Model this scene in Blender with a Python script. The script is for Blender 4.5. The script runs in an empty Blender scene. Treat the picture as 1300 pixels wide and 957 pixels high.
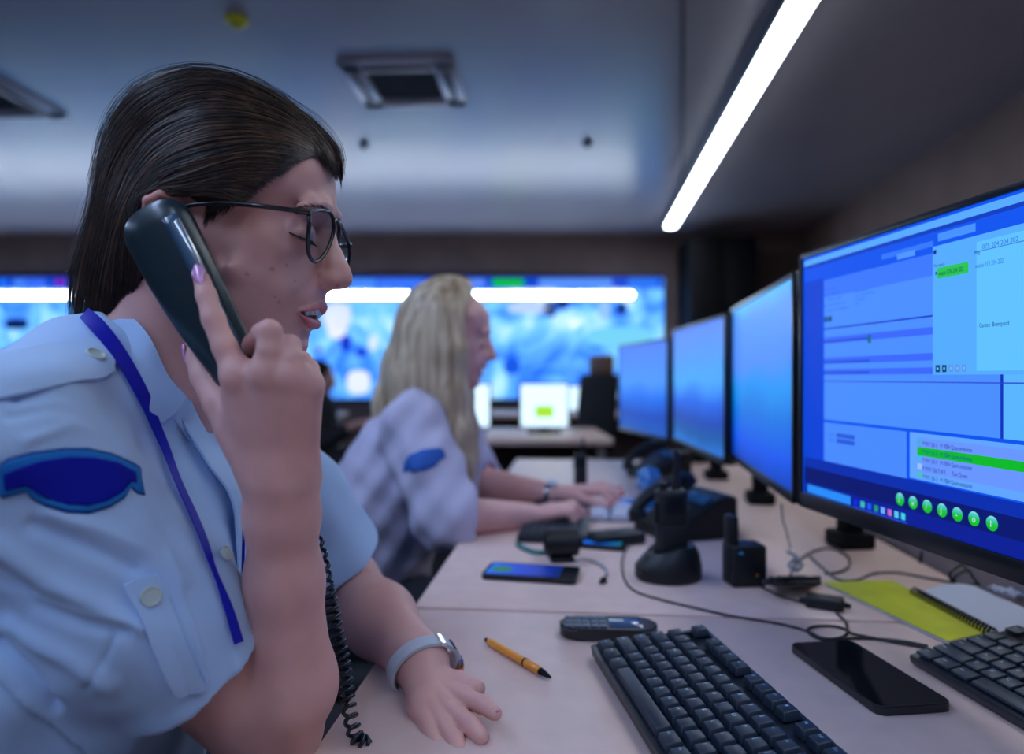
import bpy, bmesh, math, random
import numpy as np
from mathutils import Vector, Matrix
from mathutils.bvhtree import BVHTree
random.seed(7); np.random.seed(7)
S = bpy.context.scene
COL = S.collection
FPX = 885.0; CX = 650.0; CY = 478.5; CZ = 1.04; DESK = 0.74
def P(px, py, d): return Vector(((px-CX)/FPX*d, d, CZ-(py-CY)/FPX*d))
def D(px, py, z=DESK):
    d = (CZ-z)*FPX/(py-CY); return Vector(((px-CX)/FPX*d, d, z))
def sx(c): return tuple((v/255.0)/12.92 if v/255.0 <= .04045 else ((v/255.0+.055)/1.055)**2.4 for v in c)

# ------------------------------------------------------------------ materials
MATS = {}
def mat(name, col, rough=.5, metal=0, spec=.5, emit=None, es=1.0, coat=0, bump=0, bscale=200, var=0, vscale=8, trans=0, alpha=1, sheen=0, sss=0):
    if name in MATS: return MATS[name]
    m = bpy.data.materials.new(name); m.use_nodes = True
    nt = m.node_tree; b = nt.nodes['Principled BSDF']
    b.inputs['Base Color'].default_value = (*col, 1); b.inputs['Roughness'].default_value = rough
    b.inputs['Metallic'].default_value = metal; b.inputs['Specular IOR Level'].default_value = spec
    b.inputs['Coat Weight'].default_value = coat; b.inputs['Transmission Weight'].default_value = trans
    b.inputs['Alpha'].default_value = alpha; b.inputs['Sheen Weight'].default_value = sheen
    if sss:
        b.inputs['Subsurface Weight'].default_value = sss
        b.inputs['Subsurface Radius'].default_value = (.012, .004, .002); b.inputs['Subsurface Scale'].default_value = .6
    if emit:
        b.inputs['Emission Color'].default_value = (*emit, 1); b.inputs['Emission Strength'].default_value = es
    if bump or var:
        tc = nt.nodes.new('ShaderNodeTexCoord')
    if bump:
        n = nt.nodes.new('ShaderNodeTexNoise'); n.inputs['Scale'].default_value = bscale; n.inputs['Detail'].default_value = 4
        bp = nt.nodes.new('ShaderNodeBump'); bp.inputs['Strength'].default_value = bump; bp.inputs['Distance'].default_value = .002
        nt.links.new(tc.outputs['Object'], n.inputs['Vector']); nt.links.new(n.outputs['Fac'], bp.inputs['Height'])
        nt.links.new(bp.outputs['Normal'], b.inputs['Normal'])
    if var:
        n = nt.nodes.new('ShaderNodeTexNoise'); n.inputs['Scale'].default_value = vscale; n.inputs['Detail'].default_value = 5
        r = nt.nodes.new('ShaderNodeValToRGB')
        r.color_ramp.elements[0].position = .3; r.color_ramp.elements[1].position = .7
        r.color_ramp.elements[0].color = (*[c*(1-var) for c in col], 1); r.color_ramp.elements[1].color = (*[min(1, c*(1+var)) for c in col], 1)
        nt.links.new(tc.outputs['Object'], n.inputs['Vector']); nt.links.new(n.outputs['Fac'], r.inputs['Fac'])
        nt.links.new(r.outputs['Color'], b.inputs['Base Color'])
    MATS[name] = m; return m
def emis(name, rgb, s=1.0):
    c = sx(rgb); return mat(name, (0, 0, 0), .4, spec=.2, emit=c, es=s)
def ramp_emis(name, stops, s=1.0, axis='Z', h0=0, h1=1, nz=.06):
    """a picture shown on a screen: wallpaper colours from top to bottom"""
    if name in MATS: return MATS[name]
    m = bpy.data.materials.new(name); m.use_nodes = True; nt = m.node_tree; b = nt.nodes['Principled BSDF']
    b.inputs['Base Color'].default_value = (0, 0, 0, 1); b.inputs['Roughness'].default_value = .45; b.inputs['Specular IOR Level'].default_value = .2
    tc = nt.nodes.new('ShaderNodeTexCoord'); sp = nt.nodes.new('ShaderNodeSeparateXYZ'); mr = nt.nodes.new('ShaderNodeMapRange')
    ns = nt.nodes.new('ShaderNodeTexNoise'); ns.inputs['Scale'].default_value = 5; ad = nt.nodes.new('ShaderNodeMath'); ad.operation = 'MULTIPLY_ADD'
    ad.inputs[1].default_value = nz
    mr.inputs['From Min'].default_value = h0+nz/2; mr.inputs['From Max'].default_value = h1+nz/2
    r = nt.nodes.new('ShaderNodeValToRGB'); els = r.color_ramp.elements
    while len(els) < len(stops): els.new(.5)
    for e, (p, c) in zip(els, stops): e.position = p; e.color = (*sx(c), 1)
    nt.links.new(tc.outputs['Object'], sp.inputs[0]); nt.links.new(tc.outputs['Object'], ns.inputs['Vector'])
    nt.links.new(ns.outputs['Fac'], ad.inputs[0]); nt.links.new(sp.outputs[axis], ad.inputs[2]); nt.links.new(ad.outputs[0], mr.inputs['Value'])
    nt.links.new(mr.outputs[0], r.inputs['Fac']); nt.links.new(r.outputs['Color'], b.inputs['Emission Color'])
    b.inputs['Emission Strength'].default_value = s
    MATS[name] = m; return m

# ------------------------------------------------------------------ object helpers
def link(o, parent=None):
    COL.objects.link(o)
    if parent is not None:
        o.parent = parent
    return o
def tag(o, label=None, cat=None, group=None, kind=None):
    if label: o['label'] = label
    if cat: o['category'] = cat
    if group: o['group'] = group
    if kind: o['kind'] = kind
    return o
def thing(name, loc, rz=0, label=None, cat=None, group=None):
    o = bpy.data.objects.new(name, None); COL.objects.link(o); o.location = loc; o.rotation_euler = (0, 0, rz)
    o.empty_display_size = .02
    return tag(o, label, cat, group)
def world_child(o, parent):
    """mesh data written in world coordinates, parented to an unrotated or rotated empty"""
    o.parent = parent
    m = Matrix.LocRotScale(parent.location, parent.rotation_euler, None)
    o.matrix_parent_inverse = m.inverted()
    return o
def mesh_obj(name, verts, faces, m, parent=None, smooth=False, mi=None, world=False):
    me = bpy.data.meshes.new(name)
    me.from_pydata([tuple(v) for v in verts], [], faces)
    ms = m if isinstance(m, (list, tuple)) else [m]
    for x in ms: me.materials.append(x)
    if mi is not None:
        me.polygons.foreach_set('material_index', mi)
    if smooth: me.polygons.foreach_set('use_smooth', [True]*len(me.polygons))
    me.update()
    o = bpy.data.objects.new(name, me); COL.objects.link(o)
    if parent is not None:
        if world: world_child(o, parent)
        else: o.parent = parent
    return o
class MB:
    """collects shapes with bmesh and links them as ONE mesh"""
    def __init__(s): s.b = bmesh.new(); s.mi = 0
    def _mark(s, n0):
        s.b.faces.ensure_lookup_table()
        for f in s.b.faces[n0:]: f.material_index = s.mi
    def box(s, c, size, M=None, bev=0, seg=2, taper=None):
        n0 = len(s.b.faces)
        r = bmesh.ops.create_cube(s.b, size=1); vs = r['verts']
        for v in vs:
            if taper and v.co.z > 0: v.co.x *= taper[0]; v.co.y *= taper[1]
            v.co = Vector((v.co.x*size[0], v.co.y*size[1], v.co.z*size[2]))
        if bev:
            es = list({e for v in vs for e in v.link_edges})
            rr = bmesh.ops.bevel(s.b, geom=es, offset=bev, segments=seg, affect='EDGES', profile=.5)
            vs = list({v for f in rr['faces'] for v in f.verts} | {v for v in vs if v.is_valid})
        T = Matrix.Translation(Vector(c)) @ (M.to_4x4() if M else Matrix())
        for v in vs: v.co = T @ v.co
        s._mark(n0); return s
    def cyl(s, a, b, r1, r2=None, n=20, cap=True):
        r2 = r1 if r2 is None else r2
        n0 = len(s.b.faces)
        a, b = Vector(a), Vector(b); z = (b-a); L = z.length; q = z.to_track_quat('Z', 'Y').to_matrix().to_4x4()
        bmesh.ops.create_cone(s.b, cap_ends=cap, segments=n, radius1=r1, radius2=r2, depth=L, matrix=Matrix.Translation((a+b)/2) @ q)
        s._mark(n0); return s
    def sph(s, c, r, sc=(1, 1, 1), n=16, M=None):
        n0 = len(s.b.faces)
        T = Matrix.Translation(Vector(c)) @ (M.to_4x4() if M else Matrix()) @ Matrix.Diagonal((r*sc[0], r*sc[1], r*sc[2], 1))
        bmesh.ops.create_uvsphere(s.b, u_segments=n, v_segments=n//2+2, radius=1, matrix=T); s._mark(n0); return s
    def lathe(s, c, prof, n=28):
        n0 = len(s.b.faces); rings = []
        for r, z in prof:
            rings.append([s.b.verts.new((c[0]+r*math.cos(2*math.pi*k/n), c[1]+r*math.sin(2*math.pi*k/n), c[2]+z)) for k in range(n)])
        for i in range(len(rings)-1):
            for k in range(n): s.b.faces.new((rings[i][k], rings[i][(k+1) % n], rings[i+1][(k+1) % n], rings[i+1][k]))
        s.b.faces.new(rings[0][::-1]); s.b.faces.new(rings[-1]); s._mark(n0); return s
    def prism(s, pts, z0, z1, M=None):
        """pts: 2D outline; extruded z0..z1 then moved by M"""
        n0 = len(s.b.faces); M = M or Matrix()
        A = [s.b.verts.new(M @ Vector((x, y, z0))) for x, y in pts]; B = [s.b.verts.new(M @ Vector((x, y, z1))) for x, y in pts]
        n = len(pts)
        s.b.faces.new(A[::-1]); s.b.faces.new(B)
        for i in range(n): s.b.faces.new((A[i], A[(i+1) % n], B[(i+1) % n], B[i]))
        s._mark(n0); return s
    def tube(s, pts, r, n=8, closed=False):
        n0 = len(s.b.faces); V, F = tube_geo(pts, r, n)
        vs = [s.b.verts.new(v) for v in V]
        for f in F: s.b.faces.new([vs[i] for i in f])
        s._mark(n0); return s
    def quad(s, a, b, c, d):
        n0 = len(s.b.faces); s.b.faces.new([s.b.verts.new(Vector(v)) for v in (a, b, c, d)]); s._mark(n0); return s
    def build(s, name, m, parent=None, smooth=True, world=False, angle=.7):
        bmesh.ops.recalc_face_normals(s.b, faces=s.b.faces)
        me = bpy.data.meshes.new(name); 
        for f in s.b.faces: f.smooth = smooth
        if smooth:
            for e in s.b.edges:
                if len(e.link_faces) == 2 and e.calc_face_angle(0) > angle: e.smooth = False
        s.b.to_mesh(me); s.b.free()
        for x in (m if isinstance(m, (list, tuple)) else [m]): me.materials.append(x)
        o = bpy.data.objects.new(name, me); COL.objects.link(o)
        if parent is not None:
            if world: world_child(o, parent)
            else: o.parent = parent
        return o
def catmull(pts, n):
    pts = [np.array(p, float) for p in pts]; m = len(pts); out = []
    for k in range(n):
        t = k/(n-1)*(m-1); i = min(int(t), m-2); f = t-i
        p0 = pts[max(i-1, 0)]; p1 = pts[i]; p2 = pts[i+1]; p3 = pts[min(i+2, m-1)]
        out.append(.5*((2*p1)+(-p0+p2)*f+(2*p0-5*p1+4*p2-p3)*f*f+(-p0+3*p1-3*p2+p3)*f**3))
    return out
def tube_geo(pts, r, n=8):
    pts = [Vector(p) for p in pts]; V = []; F = []; up = Vector((0.013, .02, 1))
    rr = r if hasattr(r, '__len__') else [r]*len(pts)
    prev = None
    for i, p in enumerate(pts):
        t = (pts[min(i+1, len(pts)-1)]-pts[max(i-1, 0)])
        t = t.normalized() if t.length > 1e-9 else Vector((0, 0, 1))
        if prev is None:
            x = t.cross(up); x = x.normalized() if x.length > 1e-3 else t.cross(Vector((1, 0, 0))).normalized()
        else:
            x = (prev - t*prev.dot(t)).normalized()
        prev = x; y = t.cross(x)
        for k in range(n):
            a = 2*math.pi*k/n; V.append(p+x*math.cos(a)*rr[i]+y*math.sin(a)*rr[i])
    for i in range(len(pts)-1):
        for k in range(n): F.append((i*n+k, i*n+(k+1) % n, (i+1)*n+(k+1) % n, (i+1)*n+k))
    F.append(tuple(range(n))[::-1]); F.append(tuple((len(pts)-1)*n+k for k in range(n)))
    return V, F
def cable(name, pts, r, m, label, cat='cable', n=60, group=None, nn=8):
    c = catmull(pts, n); V, F = tube_geo(c, r, nn)
    o = mesh_obj(name, V, F, m, smooth=True); return tag(o, label, cat, group)
def copy_tree(o, parent=None):
    c = o.copy(); COL.objects.link(c)
    if parent is not None: c.parent = parent
    for ch in list(o.children): copy_tree(ch, c)
    return c
def text_mesh(txt, size):
    cu = bpy.data.curves.new('t', 'FONT'); cu.body = txt; cu.size = size
    o = bpy.data.objects.new('t', cu); COL.objects.link(o)
    dg = bpy.context.evaluated_depsgraph_get(); me = bpy.data.meshes.new_from_object(o.evaluated_get(dg))
    V = [v.co.copy() for v in me.vertices]; F = [tuple(p.vertices) for p in me.polygons]
    bpy.data.objects.remove(o); bpy.data.meshes.remove(me); bpy.data.curves.remove(cu)
    return V, F

# ------------------------------------------------------------------ implicit surfaces
def smin(a, b, k):
    h = np.maximum(k-np.abs(a-b), 0)/k; return np.minimum(a, b)-h*h*k*.25
def smax(a, b, k): return -smin(-a, -b, k)
def cap(p, a, b, r1, r2):
    a = np.array(a, np.float32); b = np.array(b, np.float32); ab = b-a
    t = np.clip(((p-a)@ab)/max(float(ab@ab), 1e-12), 0, 1)
    return np.linalg.norm(p-a-t[:, None]*ab, axis=1)-(r1+(r2-r1)*t)
def chain(p, pts, rs, k=.004):
    d = None
    for i in range(len(pts)-1):
        c = cap(p, pts[i], pts[i+1], rs[i], rs[i+1]); d = c if d is None else smin(d, c, k)
    return d
def ell(p, c, r):
    r = np.array(r, np.float32); q = (p-np.array(c, np.float32))
    k0 = np.linalg.norm(q/r, axis=1); k1 = np.linalg.norm(q/(r*r), axis=1)+1e-9
    return k0*(k0-1)/k1
def near_ball(field, p, c, R0, m=.045):
    d = np.linalg.norm(p-np.array(c, np.float32), axis=1)-R0; out = d.astype(np.float32).copy(); k = d < m
    if k.any(): out[k] = field(p[k])
    return out
def polygonise(field, lo, hi, h, slack=1.35):
    B = 12
    lo = np.array(lo, np.float32); n = np.ceil((np.array(hi)-lo)/h/B).astype(int); N = n*B
    V = np.ones(N, np.float32)
    gi = np.stack(np.meshgrid(*[np.arange(k) for k in n], indexing='ij'), -1).reshape(-1, 3)
    cen = lo+(gi*B+(B-1)/2)*h
    fc = np.concatenate([field(c.astype(np.float32)) for c in np.array_split(cen, max(1, len(cen)//200000+1))])
    R = h*B*.87*slack+.002
    act = np.abs(fc) < R
    neg = gi[fc <= -R]
    for b in neg: V[b[0]*B:(b[0]+1)*B, b[1]*B:(b[1]+1)*B, b[2]*B:(b[2]+1)*B] = -1
    off = np.stack(np.meshgrid(*[np.arange(B)]*3, indexing='ij'), -1).reshape(-1, 3)
    ga = gi[act]
    for ch in np.array_split(ga, max(1, len(ga)//200)):
        if len(ch) == 0: continue
        idx = (ch[:, None, :]*B+off[None]).reshape(-1, 3)
        V[idx[:, 0], idx[:, 1], idx[:, 2]] = field((lo+idx*h).astype(np.float32))
    Sg = V < 0
    c = np.zeros(tuple(N-1), np.uint8)
    for dx in (0, 1):
        for dy in (0, 1):
            for dz in (0, 1):
                c += Sg[dx:N[0]-1+dx, dy:N[1]-1+dy, dz:N[2]-1+dz]
    cells = np.argwhere((c > 0) & (c < 8))
    imap = np.full(tuple(N-1), -1, np.int32); imap[cells[:, 0], cells[:, 1], cells[:, 2]] = np.arange(len(cells))
    acc = np.zeros((len(cells), 3), np.float32); cnt = np.zeros(len(cells), np.float32)
    for ax in range(3):
        o1, o2 = [a for a in range(3) if a != ax]
        for u in (0, 1):
            for v in (0, 1):
                A = cells.copy(); A[:, o1] += u; A[:, o2] += v; Bc = A.copy(); Bc[:, ax] += 1
                va = V[A[:, 0], A[:, 1], A[:, 2]]; vb = V[Bc[:, 0], Bc[:, 1], Bc[:, 2]]
                m = (va < 0) != (vb < 0)
                t = np.where(m, va/np.where(m, va-vb, 1), 0)
                pos = A.astype(np.float32); pos[:, ax] += t
                acc[m] += pos[m]; cnt[m] += 1
    verts = lo+acc/cnt[:, None]*h
    faces = []
    for ax in range(3):
        o1, o2 = (ax+1) % 3, (ax+2) % 3
        sl0 = [slice(None)]*3; sl1 = [slice(None)]*3
        sl0[ax] = slice(0, N[ax]-1); sl1[ax] = slice(1, N[ax])
        e = np.argwhere(Sg[tuple(sl0)] != Sg[tuple(sl1)])
        e = e[(e[:, o1] > 0) & (e[:, o2] > 0) & (e[:, o1] < N[o1]-1) & (e[:, o2] < N[o2]-1)]
        q = []
        for (u, v) in ((-1, -1), (0, -1), (0, 0), (-1, 0)):
            cc = e.copy(); cc[:, o1] += u; cc[:, o2] += v
            q.append(imap[cc[:, 0], cc[:, 1], cc[:, 2]])
        q = np.stack(q, 1)
        inside = Sg[e[:, 0], e[:, 1], e[:, 2]]
        q[~inside] = q[~inside][:, ::-1]
        faces.append(q[(q >= 0).all(1)])
    return verts, np.concatenate(faces)
def smooth_v(V, F, it=2, lam=.5):
    for _ in range(it):
        acc = np.zeros_like(V); cnt = np.zeros(len(V), np.float32)
        for i in range(4):
            j = (i+1) % 4
            np.add.at(acc, F[:, i], V[F[:, j]]); np.add.at(acc, F[:, j], V[F[:, i]])
            np.add.at(cnt, F[:, i], 1); np.add.at(cnt, F[:, j], 1)
        V = V+lam*(acc/np.maximum(cnt, 1)[:, None]-V)
    return V
def vnormals(V, F):
    n = np.cross(V[F[:, 2]]-V[F[:, 0]], V[F[:, 3]]-V[F[:, 1]]); N = np.zeros_like(V)
    for i in range(4): np.add.at(N, F[:, i], n)
    return N/(np.linalg.norm(N, axis=1)[:, None]+1e-12)
def np_mesh(name, V, F, m, parent=None, colour=None, world=True):
    me = bpy.data.meshes.new(name); n = len(F)
    me.vertices.add(len(V)); me.vertices.foreach_set('co', V.astype(np.float32).ravel())
    me.loops.add(n*F.shape[1]); me.loops.foreach_set('vertex_index', F.astype(np.int32).ravel())
    me.polygons.add(n); me.polygons.foreach_set('loop_start', np.arange(n, dtype=np.int32)*F.shape[1])
    me.polygons.foreach_set('use_smooth', np.ones(n, bool))
    me.update(calc_edges=True); me.validate()
    if colour is not None:
        a = me.color_attributes.new('tint', 'FLOAT_COLOR', 'POINT'); a.data.foreach_set('color', np.concatenate([colour, np.ones((len(V), 1))], 1).astype(np.float32).ravel())
    for x in (m if isinstance(m, (list, tuple)) else [m]): me.materials.append(x)
    o = bpy.data.objects.new(name, me); COL.objects.link(o)
    if parent is not None: world_child(o, parent)
    return o
def tps(pts, vals, reg=1e-6):
    pts = np.array(pts, float)*10; vals = np.array(vals, float); n = len(pts)
    d = np.linalg.norm(pts[:, None]-pts[None], axis=2); K = np.where(d > 0, d*d*np.log(d+1e-12), 0)+np.eye(n)*reg
    Q = np.c_[np.ones(n), pts]; A = np.block([[K, Q], [Q.T, np.zeros((3, 3))]])
    w = np.linalg.solve(A, np.r_[vals, 0, 0, 0])
    def f(q):
        q = q*10; out = np.empty(len(q))
        for s in range(0, len(q), 20000):
            qq = q[s:s+20000]; dd = np.linalg.norm(qq[:, None]-pts[None], axis=2)
            out[s:s+20000] = np.where(dd > 0, dd*dd*np.log(dd+1e-12), 0)@w[:n]+w[n]+qq@w[n+1:]
        return out
    return f
class Infl:
    """half-thickness map w2(X,Z) about a mid plane Y=yc, from traced outline points and thickness points"""
    def __init__(s, bnd, inner, yc=.60, x=(-.44, -.10), z=(.98, 1.34), h=.0015):
        pts = []; vals = []
        B = [P(a[0], a[1], a[2]) for a in bnd]; cs = [a[3] for a in bnd]
        XZ = np.array([(b.x, b.z) for b in B]); cen = XZ.mean(0); n = len(B)
        area = sum(XZ[i, 0]*XZ[(i+1) % n, 1]-XZ[(i+1) % n, 0]*XZ[i, 1] for i in range(n))
        for i in range(n):
            t = XZ[(i+1) % n]-XZ[i-1]; t /= np.linalg.norm(t); nrm = np.array((t[1], -t[0]))*(1 if area > 0 else -1)
            c = cs[i]/1000.0
            pts.append(XZ[i]); vals.append(0)
            pts.append(XZ[i]+nrm*.006); vals.append(-c*.006)
            pts.append(XZ[i]+nrm*.03); vals.append(-c*.03)
        for it in inner:
            if it[0] is None: pts.append((it[1], it[2])); vals.append((it[3]/1000.0)**2); continue
            px, py, w = it
            q = P(px, py, yc-w/1000.0); pts.append((q.x, q.z)); vals.append((w/1000.0)**2)
        vals = np.array(vals)*1e4
        f = tps(pts, vals, 1e-3)
        s.x0, s.z0, s.h = x[0], z[0], h; s.yc = yc
        gx = np.arange(x[0], x[1], h); gz = np.arange(z[0], z[1], h)
        G = np.stack(np.meshgrid(gx, gz, indexing='ij'), -1).reshape(-1, 2)
        s.W = (f(G)/1e4).reshape(len(gx), len(gz)).astype(np.float32)
        s.gx, s.gz = np.gradient(s.W, h)
    def samp(s, A, X, Z):
        u = np.clip((X-s.x0)/s.h, 0, A.shape[0]-1.001); v = np.clip((Z-s.z0)/s.h, 0, A.shape[1]-1.001)
        i = u.astype(int); j = v.astype(int); fu = u-i; fv = v-j
        return (A[i, j]*(1-fu)+A[i+1, j]*fu)*(1-fv)+(A[i, j+1]*(1-fu)+A[i+1, j+1]*fu)*fv
    def w2(s, X, Z): return s.samp(s.W, X, Z)
    def field(s, p, yc=None):
        X, Z = p[:, 0], p[:, 2]; y = p[:, 1]-(s.yc if yc is None else yc)
        w = s.w2(X, Z); g = np.sqrt((2*y)**2+s.samp(s.gx, X, Z)**2+s.samp(s.gz, X, Z)**2)+.012
        # far outside the map: distance to the map box
        ox = np.maximum(np.maximum(s.x0+.005-X, X-(s.x0+s.h*(s.W.shape[0]-4))), 0); oz = np.maximum(np.maximum(s.z0+.005-Z, Z-(s.z0+s.h*(s.W.shape[1]-4))), 0)
        o = np.hypot(ox, oz); f = (y*y-w)/g
        return np.where(o > 0, np.maximum(f, o), f)

# ================================================================== the heads
FACE_B = [ # px, py, depth, c (mm of w^2 slope per mm)
 (424,224,.608,200),(425.5,240,.609,200),(425.5,256,.608,180),(424,270,.606,120),(419,284,.604,80),(416,298,.604,70),(413,315,.603,75),
 (411,335,.603,80),(411,352,.603,80),(413,366,.603,80),(413,378,.603,75),(410,388,.603,70),(403,398,.603,70),(398,410,.603,62),(393,422,.603,55),
 (391,431,.603,50),(391.5,440,.603,46),(387,449,.602,44),(380,455,.60,50),(362,462,.60,60),(338,466,.60,62),(310,462,.60,62),(280,448,.60,62),(250,425,.60,65),(220,400,.60,80),
 (185,380,.59,120),(158,345,.585,150),(146,300,.582,155),(146,250,.582,158),(160,200,.582,158),(190,158,.585,158),(232,128,.59,158),(280,116,.592,158),(330,126,.595,158),(372,152,.60,165),(404,188,.603,180)]
FACE_ROWS = {238:[(20,2),(35,6),(48,13),(60,25),(68,42),(72,58)], 262:[(18,3),(33,7),(46,14),(56,25),(64,41),(70,60)],
 295:[(13,10),(26,16),(38,20),(48,26),(56,34),(64,48),(69,66)], 322:[(12,5),(25,7),(38,12),(49,20),(57,30),(64,46),(69,66)],
 350:[(12,2.5),(24,6),(36,13),(47,24),(56,38),(62,56),(66,76)], 375:[(12,2),(22,5.5),(33,13),(44,25),(53,41),(60,62),(64,82)],
 400:[(12,2),(22,6.5),(32,14),(42,26),(51,42),(57,62),(61,82)], 430:[(10,1.7),(18,5),(28,13),(37,25),(46,43),(51,64)], 446:[(9,3),(17,9),(26,19),(35,34),(43,56)]}
def front_x(z):
    q = [P(a[0], a[1], a[2]) for a in FACE_B[:18]]; zs = [k.z for k in q][::-1]; xs = [k.x for k in q][::-1]
    return float(np.interp(z, zs, xs))
FACE_I = [
 (330,200,72),(280,190,76),(230,200,76),(195,230,72),(180,280,70),(250,240,78),(250,290,76),(220,320,72),(200,350,60),(240,370,66),(300,150,60),(240,155,60),(285,335,72),(270,385,66),(305,445,47)]
for _py, _l in FACE_ROWS.items():
    _z = CZ-(_py-CY)/FPX*.60
    for _w, _s in _l: FACE_I.append((None, front_x(_z)-_s/1000.0, _z, _w))
FACE = Infl(FACE_B, FACE_I)
YC = .60
def pm(px, py, w):   # point on the near half at w mm from the mid plane
    return P(px, py, YC-w/1000.0)
def lips_paths():
    up = [pm(409, 387, 0), pm(405, 388, 7), pm(398.5, 390.6, 14), pm(390, 393.2, 20), pm(380, 395.5, 25)]
    lo = [pm(396.5, 410.5, 0), pm(394.8, 409.8, 7), pm(391, 407.2, 13), pm(386.5, 403.2, 19), pm(380.5, 398, 25)]
    return up, lo
UP, LO = lips_paths()
EYE_C = pm(388.5, 298, 31)-Vector((.0062, 0, 0))
def eye_line(el, drop, R_, azs):
    out = []
    for a in azs:
        e = math.radians(el-math.copysign(drop, el)*((a-50)/50)**2); z = math.radians(a)
        out.append(EYE_C+Vector((math.cos(e)*math.cos(z), -math.cos(e)*math.sin(z), math.sin(e)))*R_)
    return out
def head_field(p, ears=True, neck=True):
    q = p.copy(); q[:, 1] = YC-np.abs(p[:, 1]-YC)      # fold to the near half
    f = FACE.field(q)
    # nose
    n = chain(q, [pm(415.5,284,0), pm(417.5,303,0), pm(425.5,324,0), pm(431.5,341,0), pm(434.8,353.5,0)], [.0052, .0050, .0056, .0068, .0076], .006)
    n = smin(n, chain(q, [pm(433,352,2), pm(422,354,9), pm(412,353,13)], [.0072, .0058, .0060], .006), .006)
    n = smin(n, chain(q, [pm(411,305,5), pm(417,335,8)], [.0055, .0080], .004), .008)
    n = smin(n, chain(q, [pm(431,359,0), pm(416,363,0)], [.0040, .0042], .003), .004)
    f = smin(f, n, .0075)
    a = pm(425, 362.5, 7.5); b = pm(417.5, 362.5, 9.5)
    f = smax(f, -cap(q, a, b, .0030, .0024), .0015)
    # brow, eyelid ball, under-eye, cheekbone crease
    f = smin(f, chain(q, [pm(417,262,10), pm(411,259,24), pm(398,259,38), pm(380,263,52)], [.0015, .0025, .003, .003], .004), .012)
    e = np.linalg.norm(q-np.array(EYE_C, np.float32), axis=1)-.0136
    f = smin(f, e, .005)
    f = smax(f, -chain(q, eye_line(32, 12, .0135, (5, 30, 55, 80, 100)), [.0014, .0019, .0021, .0018, .0010], .001), .0026)
    f = smax(f, -chain(q, eye_line(-22, 8, .0137, (10, 40, 70, 95)), [.0008, .0010, .0009, .0005], .001), .0018)
    f = smax(f, -chain(q, [pm(404,352,17), pm(401,361,19), pm(396,372,23)], [.0012, .0010, .0006], .001), .004)
    # mouth: opening, then lips
    op = chain(q, [pm(406,399,0), pm(400,399,9), pm(391,398,17), pm(383,396.8,23)], [.0042, .0040, .0030, .0012], .002)
    f = smax(f, -op, .0015)
    ul = chain(q, UP, [.0036, .0034, .0027, .0018, .0009], .002); ll = chain(q, LO, [.0046, .0043, .0033, .0020, .0009], .002)
    f = smin(f, np.minimum(ul, ll), .0028)
    f = smax(f, -chain(q, [pm(398,399,0), pm(394,398.7,9), pm(387,397.6,17), pm(382,396.8,23)], [.0040, .0036, .0024, .0008], .002), .0012)
    if ears:
        # helix rim, antihelix, lobe
        r = [(210,300,71),(196,288,76),(186,272,84),(188,255,87),(204,247,86),(222,252,81),(229,266,76)]
        f = smin(f, chain(q, [pm(*k) for k in r], [.003, .0034, .0036, .0037, .0035, .0032, .003], .002), .003)
        f = smin(f, chain(q, [pm(204,300,76), pm(208,318,74), pm(214,330,70)], [.004, .0055, .005], .003), .005)
        f = smin(f, chain(q, [pm(222,300,70), pm(204,275,76), pm(212,262,76)], [.006, .006, .004], .003), .004)
    if neck:
        k = chain(p, [(-.268, YC, 1.145), (-.283, YC, 1.09), (-.305, YC, 1.03), (-.33, YC, .97)], [.052, .050, .053, .065], .02)
        f = smin(f, k, .016)
    return f

# ------------------------------------------------------------------ hair
HAIR_B = [(431,214,.606,60),(424,193,.604,90),(402,163,.602,120),(376,138,.60,140),(341,113,.597,150),(297,95,.593,158),(257,88.5,.59,160),(222,92,.588,165),(187,105,.586,170),
 (161,128,.583,170),(143,156,.58,170),(130,192,.577,170),(121,235,.575,160),(113,279,.573,140),(100,310,.573,110),(91,341,.573,90),(84,376,.573,80),(81,407,.573,75),(84,440,.575,75),
 (120,455,.58,70),(160,440,.59,70),(200,420,.60,80),(260,430,.60,80),(330,420,.60,80),(390,380,.60,80),(428,300,.606,60),(432,250,.606,60)]
HAIR_I = [(398,190,34),(367,182,58),(338,152,52),(346,205,68),(318,190,76),(300,150,70),(280,190,84),(230,150,68),(230,200,84),(180,170,62),(190,220,80),(180,280,79),(250,240,85),(250,290,81),
 (150,240,66),(140,290,60),(130,330,50),(120,370,40),(110,405,38),(190,330,68),(170,370,48),(300,240,80),(320,280,76),(150,400,38),(220,360,66),(330,330,70),(388,300,40),(395,240,40)]
HAIR = Infl(HAIR_B, HAIR_I)
HLINE = [(470,190),(424,216),(411,197),(396,189),(382,191),(367,201),(350,216),(333,236),(318,249),(306,256),(290,262),(272,268),(256,268),(246,262),(236,256),(222,246),(204,243),(186,250),(174,268),(172,292),
 (182,318),(187,345),(176,372),(162,392),(140,412),(100,445),(40,460),(40,40),(470,40)]
HPOLY = np.array([(lambda q: (q.x, q.z))(P(x, y, .53 if x < 340 else .53+.07*(x-340)/90)) for x, y in HLINE])
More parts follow.
